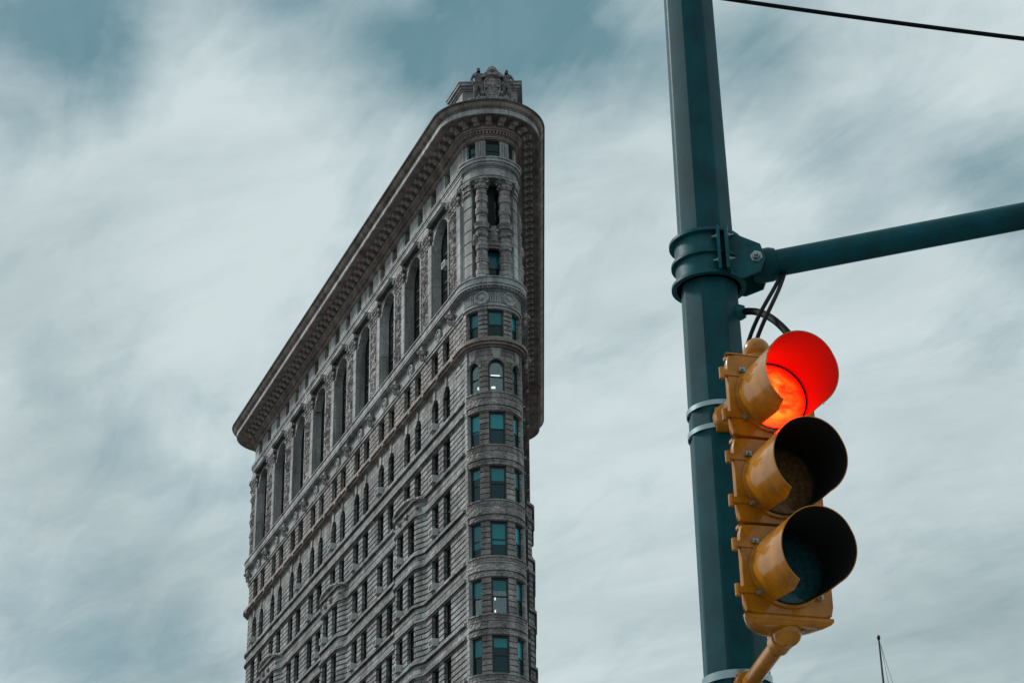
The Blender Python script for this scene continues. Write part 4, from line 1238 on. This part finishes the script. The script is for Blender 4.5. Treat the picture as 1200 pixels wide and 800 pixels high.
for i in range(3):
    z0 = i * SH + .004; z1 = (i + 1) * SH - .004; zc_ = LC(i)
    mb = MB()
    # door: square plate with a round hole
    n = 48
    sq = []
    for k in range(n):
        a = 2 * math.pi * k / n; c_, s_ = math.cos(a), math.sin(a); f = (abs(c_) ** 14 + abs(s_) ** 14) ** (-1 / 14)
        sq.append((SW * f * c_, (z1 - z0) / 2 * f * s_))
    R1 = [(.131 * math.cos(2 * math.pi * k / n), .131 * math.sin(2 * math.pi * k / n)) for k in range(n)]
    def ringy(pts, y, k=1.0): return [XT(x * k, y, zc_ + z * k) for x, z in pts]
    R2 = [(.145 * math.cos(2 * math.pi * k / n), .145 * math.sin(2 * math.pi * k / n)) for k in range(n)]
    rr = [ringy(sq, .022), ringy(sq, .004), ringy(sq, -.001, .985), ringy(R2, -.001, .985), ringy(R2, -.012, .985), ringy(R1, -.014), ringy(R1, -.010, .975), ringy(R1, .02, .96)]
    loft(mb, rr, False, False)
    door = mb.build('door', M['yellow'], sig, auto=28)
    DW_ = Matrix.Identity(4)
    def sub(o): o.parent = door; o.matrix_parent_inverse = Matrix.Identity(4); return o
    sub(visor(i).build('visor', [M['yellow'], M['visor_in']], auto=40))
    # lens: a domed disc with its own origin at its middle
    mb = MB(); lathe(mb, [(.1272, .0), (.119, -.006), (.095, -.013), (.066, -.02), (.033, -.024), (0.0001, -.025)], lambda x, y, z: (x, z, y), 40)
    lathe(mb, [(.1272, .0), (.1272, .01), (0.0001, .012)], lambda x, y, z: (x, z, y), 40)
    ln = mb.build('lens', M[LN[i]], auto=40)
    ln.matrix_basis = Matrix(((tr.x, -tn.x, 0, TB.x + tn.x * .014), (tr.y, -tn.y, 0, TB.y + tn.y * .014), (0, 0, 1, TB.z + zc_), (0, 0, 0, 1)))
    sub(ln)
    mb = MB()
    lathe(mb, [(.1268, -.006), (.1274, -.016), (.1328, -.018), (.1328, -.004), (.1268, -.006)], lambda x, y, z: XT(x, z, zc_ + y), 40)  # black ring also stands in for the crescent of shade round the lens
    sub(mb.build('gasket_shade_ring', M['gasket_shade_ring'], auto=30))
    # hinge lugs on the left edge, latch on the right, visor tabs with screws
    for dz in (-.085, .085):
        mb = MB(); box(mb, -SW - .022, -SW + .05, -.006, .016, zc_ + dz - .011, zc_ + dz + .011, XT)
        ring_tube(mb, [XT(-SW - .018, .006, zc_ + dz - .022), XT(-SW - .018, .006, zc_ + dz + .022)], .011, 12)
        sub(mb.build('hinge', M['yellow'], auto=35))
    mb = MB(); box(mb, SW - .012, SW + .012, -.004, .03, zc_ - .012, zc_ + .012, XT)
    ring_tube(mb, [XT(SW + .008, -.03, zc_), XT(SW + .008, .03, zc_)], .005, 8)
    for s in (-1, 1): ring_tube(mb, [XT(SW + .008, -.026, zc_), XT(SW + .008 + .016, -.034, zc_ + s * .016)], [.007, .005], 8)
    sub(mb.build('latch', M['bolt'], auto=35))
    for a in (40, 140, 220, 320):
        x, z = .15 * math.cos(R(a)), .15 * math.sin(R(a)); e = .012
        mb = MB(); box(mb, x - .012, x + .012, -.018, -.0125, zc_ + z - .008, zc_ + z + .008, XT)
        ring_tube(mb, [XT(x, -.016, zc_ + z), XT(x, -.028, zc_ + z)], [.006, .005], 8)
        sub(mb.build('visor_screw', M['bolt'], auto=35))

# bracket arms: elbow under (and over) the housing and a pipe back to the pole
hor = Vector((PXY.x, PXY.y, 0))
def bracket(z_in, updown, drop):
    e = Vector(XT(.014 if updown < 0 else 0, .07 if updown < 0 else .10, z_in)); el = e + Vector((0, 0, updown * drop))
    d = Vector((PXY.x - el.x, PXY.y - el.y, 0)); dl = d.length; d.normalize()
    mb = MB()
    ring_tube(mb, [e - Vector((0, 0, updown * .03)), e + Vector((0, 0, updown * drop * .4)), el], [.05, .045, .04], 20)
    lump(mb, el, .052, 1, 3, 0.0)
    end = el + d * (dl - prad(el.z) - .02)
    ring_tube(mb, [el, el + d * .05, el + d * .055, el + d * .12, el + d * .125], [.036, .036, .044, .044, .033], 20)
    ring_tube(mb, [el + d * .12, end - d * .03], [.032, .032], 20)
    ring_tube(mb, [end - d * .05, end - d * .045, end], [.033, .05, .055], 20)
    br_ = mb.build('bracket_arm', M['yellow'], sig, auto=40)
    # hub plate against the pole
    mb = MB()
    up = Vector((0, 0, 1)); sd = d.cross(up)
    box(mb, -.04, .04, 0, .022, -.05, .05, lambda x, y, z: tuple(end + sd * x + d * y + up * z))
    o = mb.build('hub_plate', M['yellow'], br_, auto=30); o.matrix_parent_inverse = Matrix.Identity(4)
    mb = MB()
    side = Vector((1, -.2, 0)).normalized()
    ring_tube(mb, [el + side * .045, el + side * .062], [.008, .007], 6); ring_tube(mb, [el + d * .085 + side * .04, el + d * .085 + side * .057], [.008, .007], 6)
    o = mb.build('set_screw', M['bolt'], br_); o.matrix_parent_inverse = Matrix.Identity(4)
    return el
bracket(-.015, -1, .022); top_el = bracket(3 * SH + .03, 1, .045)

# ------------------------------------------------------------------ cables
def bez(p0, p1, p2, p3, n=24):
    r = []
    for i in range(n + 1):
        t = i / n; a = 1 - t; r.append(p0 * a ** 3 + p1 * 3 * a * a * t + p2 * 3 * a * t * t + p3 * t ** 3)
    return r
def cable(name, pts, rad, label, cat, m=None):
    mb = MB(); ring_tube(mb, pts, rad, 10); o = mb.build(name, m or M['rubber'], smooth=True); o['label'] = label; o['category'] = cat; return o
cend = Vector(top_el)
cable('conduit', bez(pc + fd * (prad(ft.z) + .025), ray_pt(893, 361, 7.3), ray_pt(915, 376, 7.15), ray_pt(934, 405, 7.1)), .0155,
      'thick black flexible conduit arching from the teal pole into the top of the traffic light', 'conduit')
uc = A0 + adir * .06 - Vector((0, 0, .056))
cable('signal_cable', bez(uc, ray_pt(905, 347, 7.2), ray_pt(884, 368, 7.15), ray_pt(873, 415, 7.15)), .0085,
      'thin black cable drooping from the mast arm collar, the one nearer the teal pole', 'cable')
cable('signal_cable', bez(uc + adir * .014, ray_pt(911, 350, 7.15), ray_pt(896, 366, 7.1), ray_pt(881, 415, 7.1)), .0085,
      'thin black cable drooping from the mast arm collar, the one nearer the traffic light', 'cable')
wp0, wp1 = ray_pt(850, 0, 13.0), ray_pt(1200, 47, 13.0); wd = wp1 - wp0
wl = [wp0 + wd * t + Vector((0, 0, .22 * ((t - .5) ** 2) * .18)) for t in [-8 + 17 * i / 120 for i in range(121)]]
cable('overhead_wire', wl, .0175, 'single black overhead wire crossing the sky above the mast arm', 'wire')

# ------------------------------------------------------------------ flagpole
fp = ray_pt(1029.5, 746, 100.0)
fpole = empty('flagpole', (fp.x, fp.y, 0), 'thin dark flagpole with a round finial, far off below and beyond the traffic light', 'flagpole')
mb = MB(); ring_tube(mb, [(fp.x, fp.y, 0), (fp.x, fp.y, 12), (fp.x, fp.y, 24), (fp.x, fp.y, fp.z - .18)], [.15, .125, .095, .045], 14); mb.build('mast', M['darkpole'], fpole, smooth=True)
mb = MB(); lathe(mb, [(.001, -.17), (.05, -.16), (.08, -.09), (.095, 0), (.08, .07), (.045, .1), (.001, .12)], lambda x, y, z: (fp.x + x, fp.y + y, fp.z + z), 16); mb.build('finial', M['finial'], fpole, smooth=True)
for dx in (2.6, 5.2):
    mb = MB(); ring_tube(mb, [(fp.x + .06, fp.y, fp.z - .35), (fp.x + dx * .45, fp.y, fp.z - 12), (fp.x + dx, fp.y, 1.2)], .012, 6); mb.build('halyard', M['rope'], fpole)
mb = MB(); lathe(mb, [(1.3, 0), (1.3, .5), (.9, .6), (.8, 1.3), (.35, 1.5), (.2, 1.7)], lambda x, y, z: (fp.x + x, fp.y + y, z), 8); mb.build('plinth', M['concrete'], fpole)
print('objects', len(bpy.data.objects), 'verts', sum(len(m.vertices) for m in bpy.data.meshes))
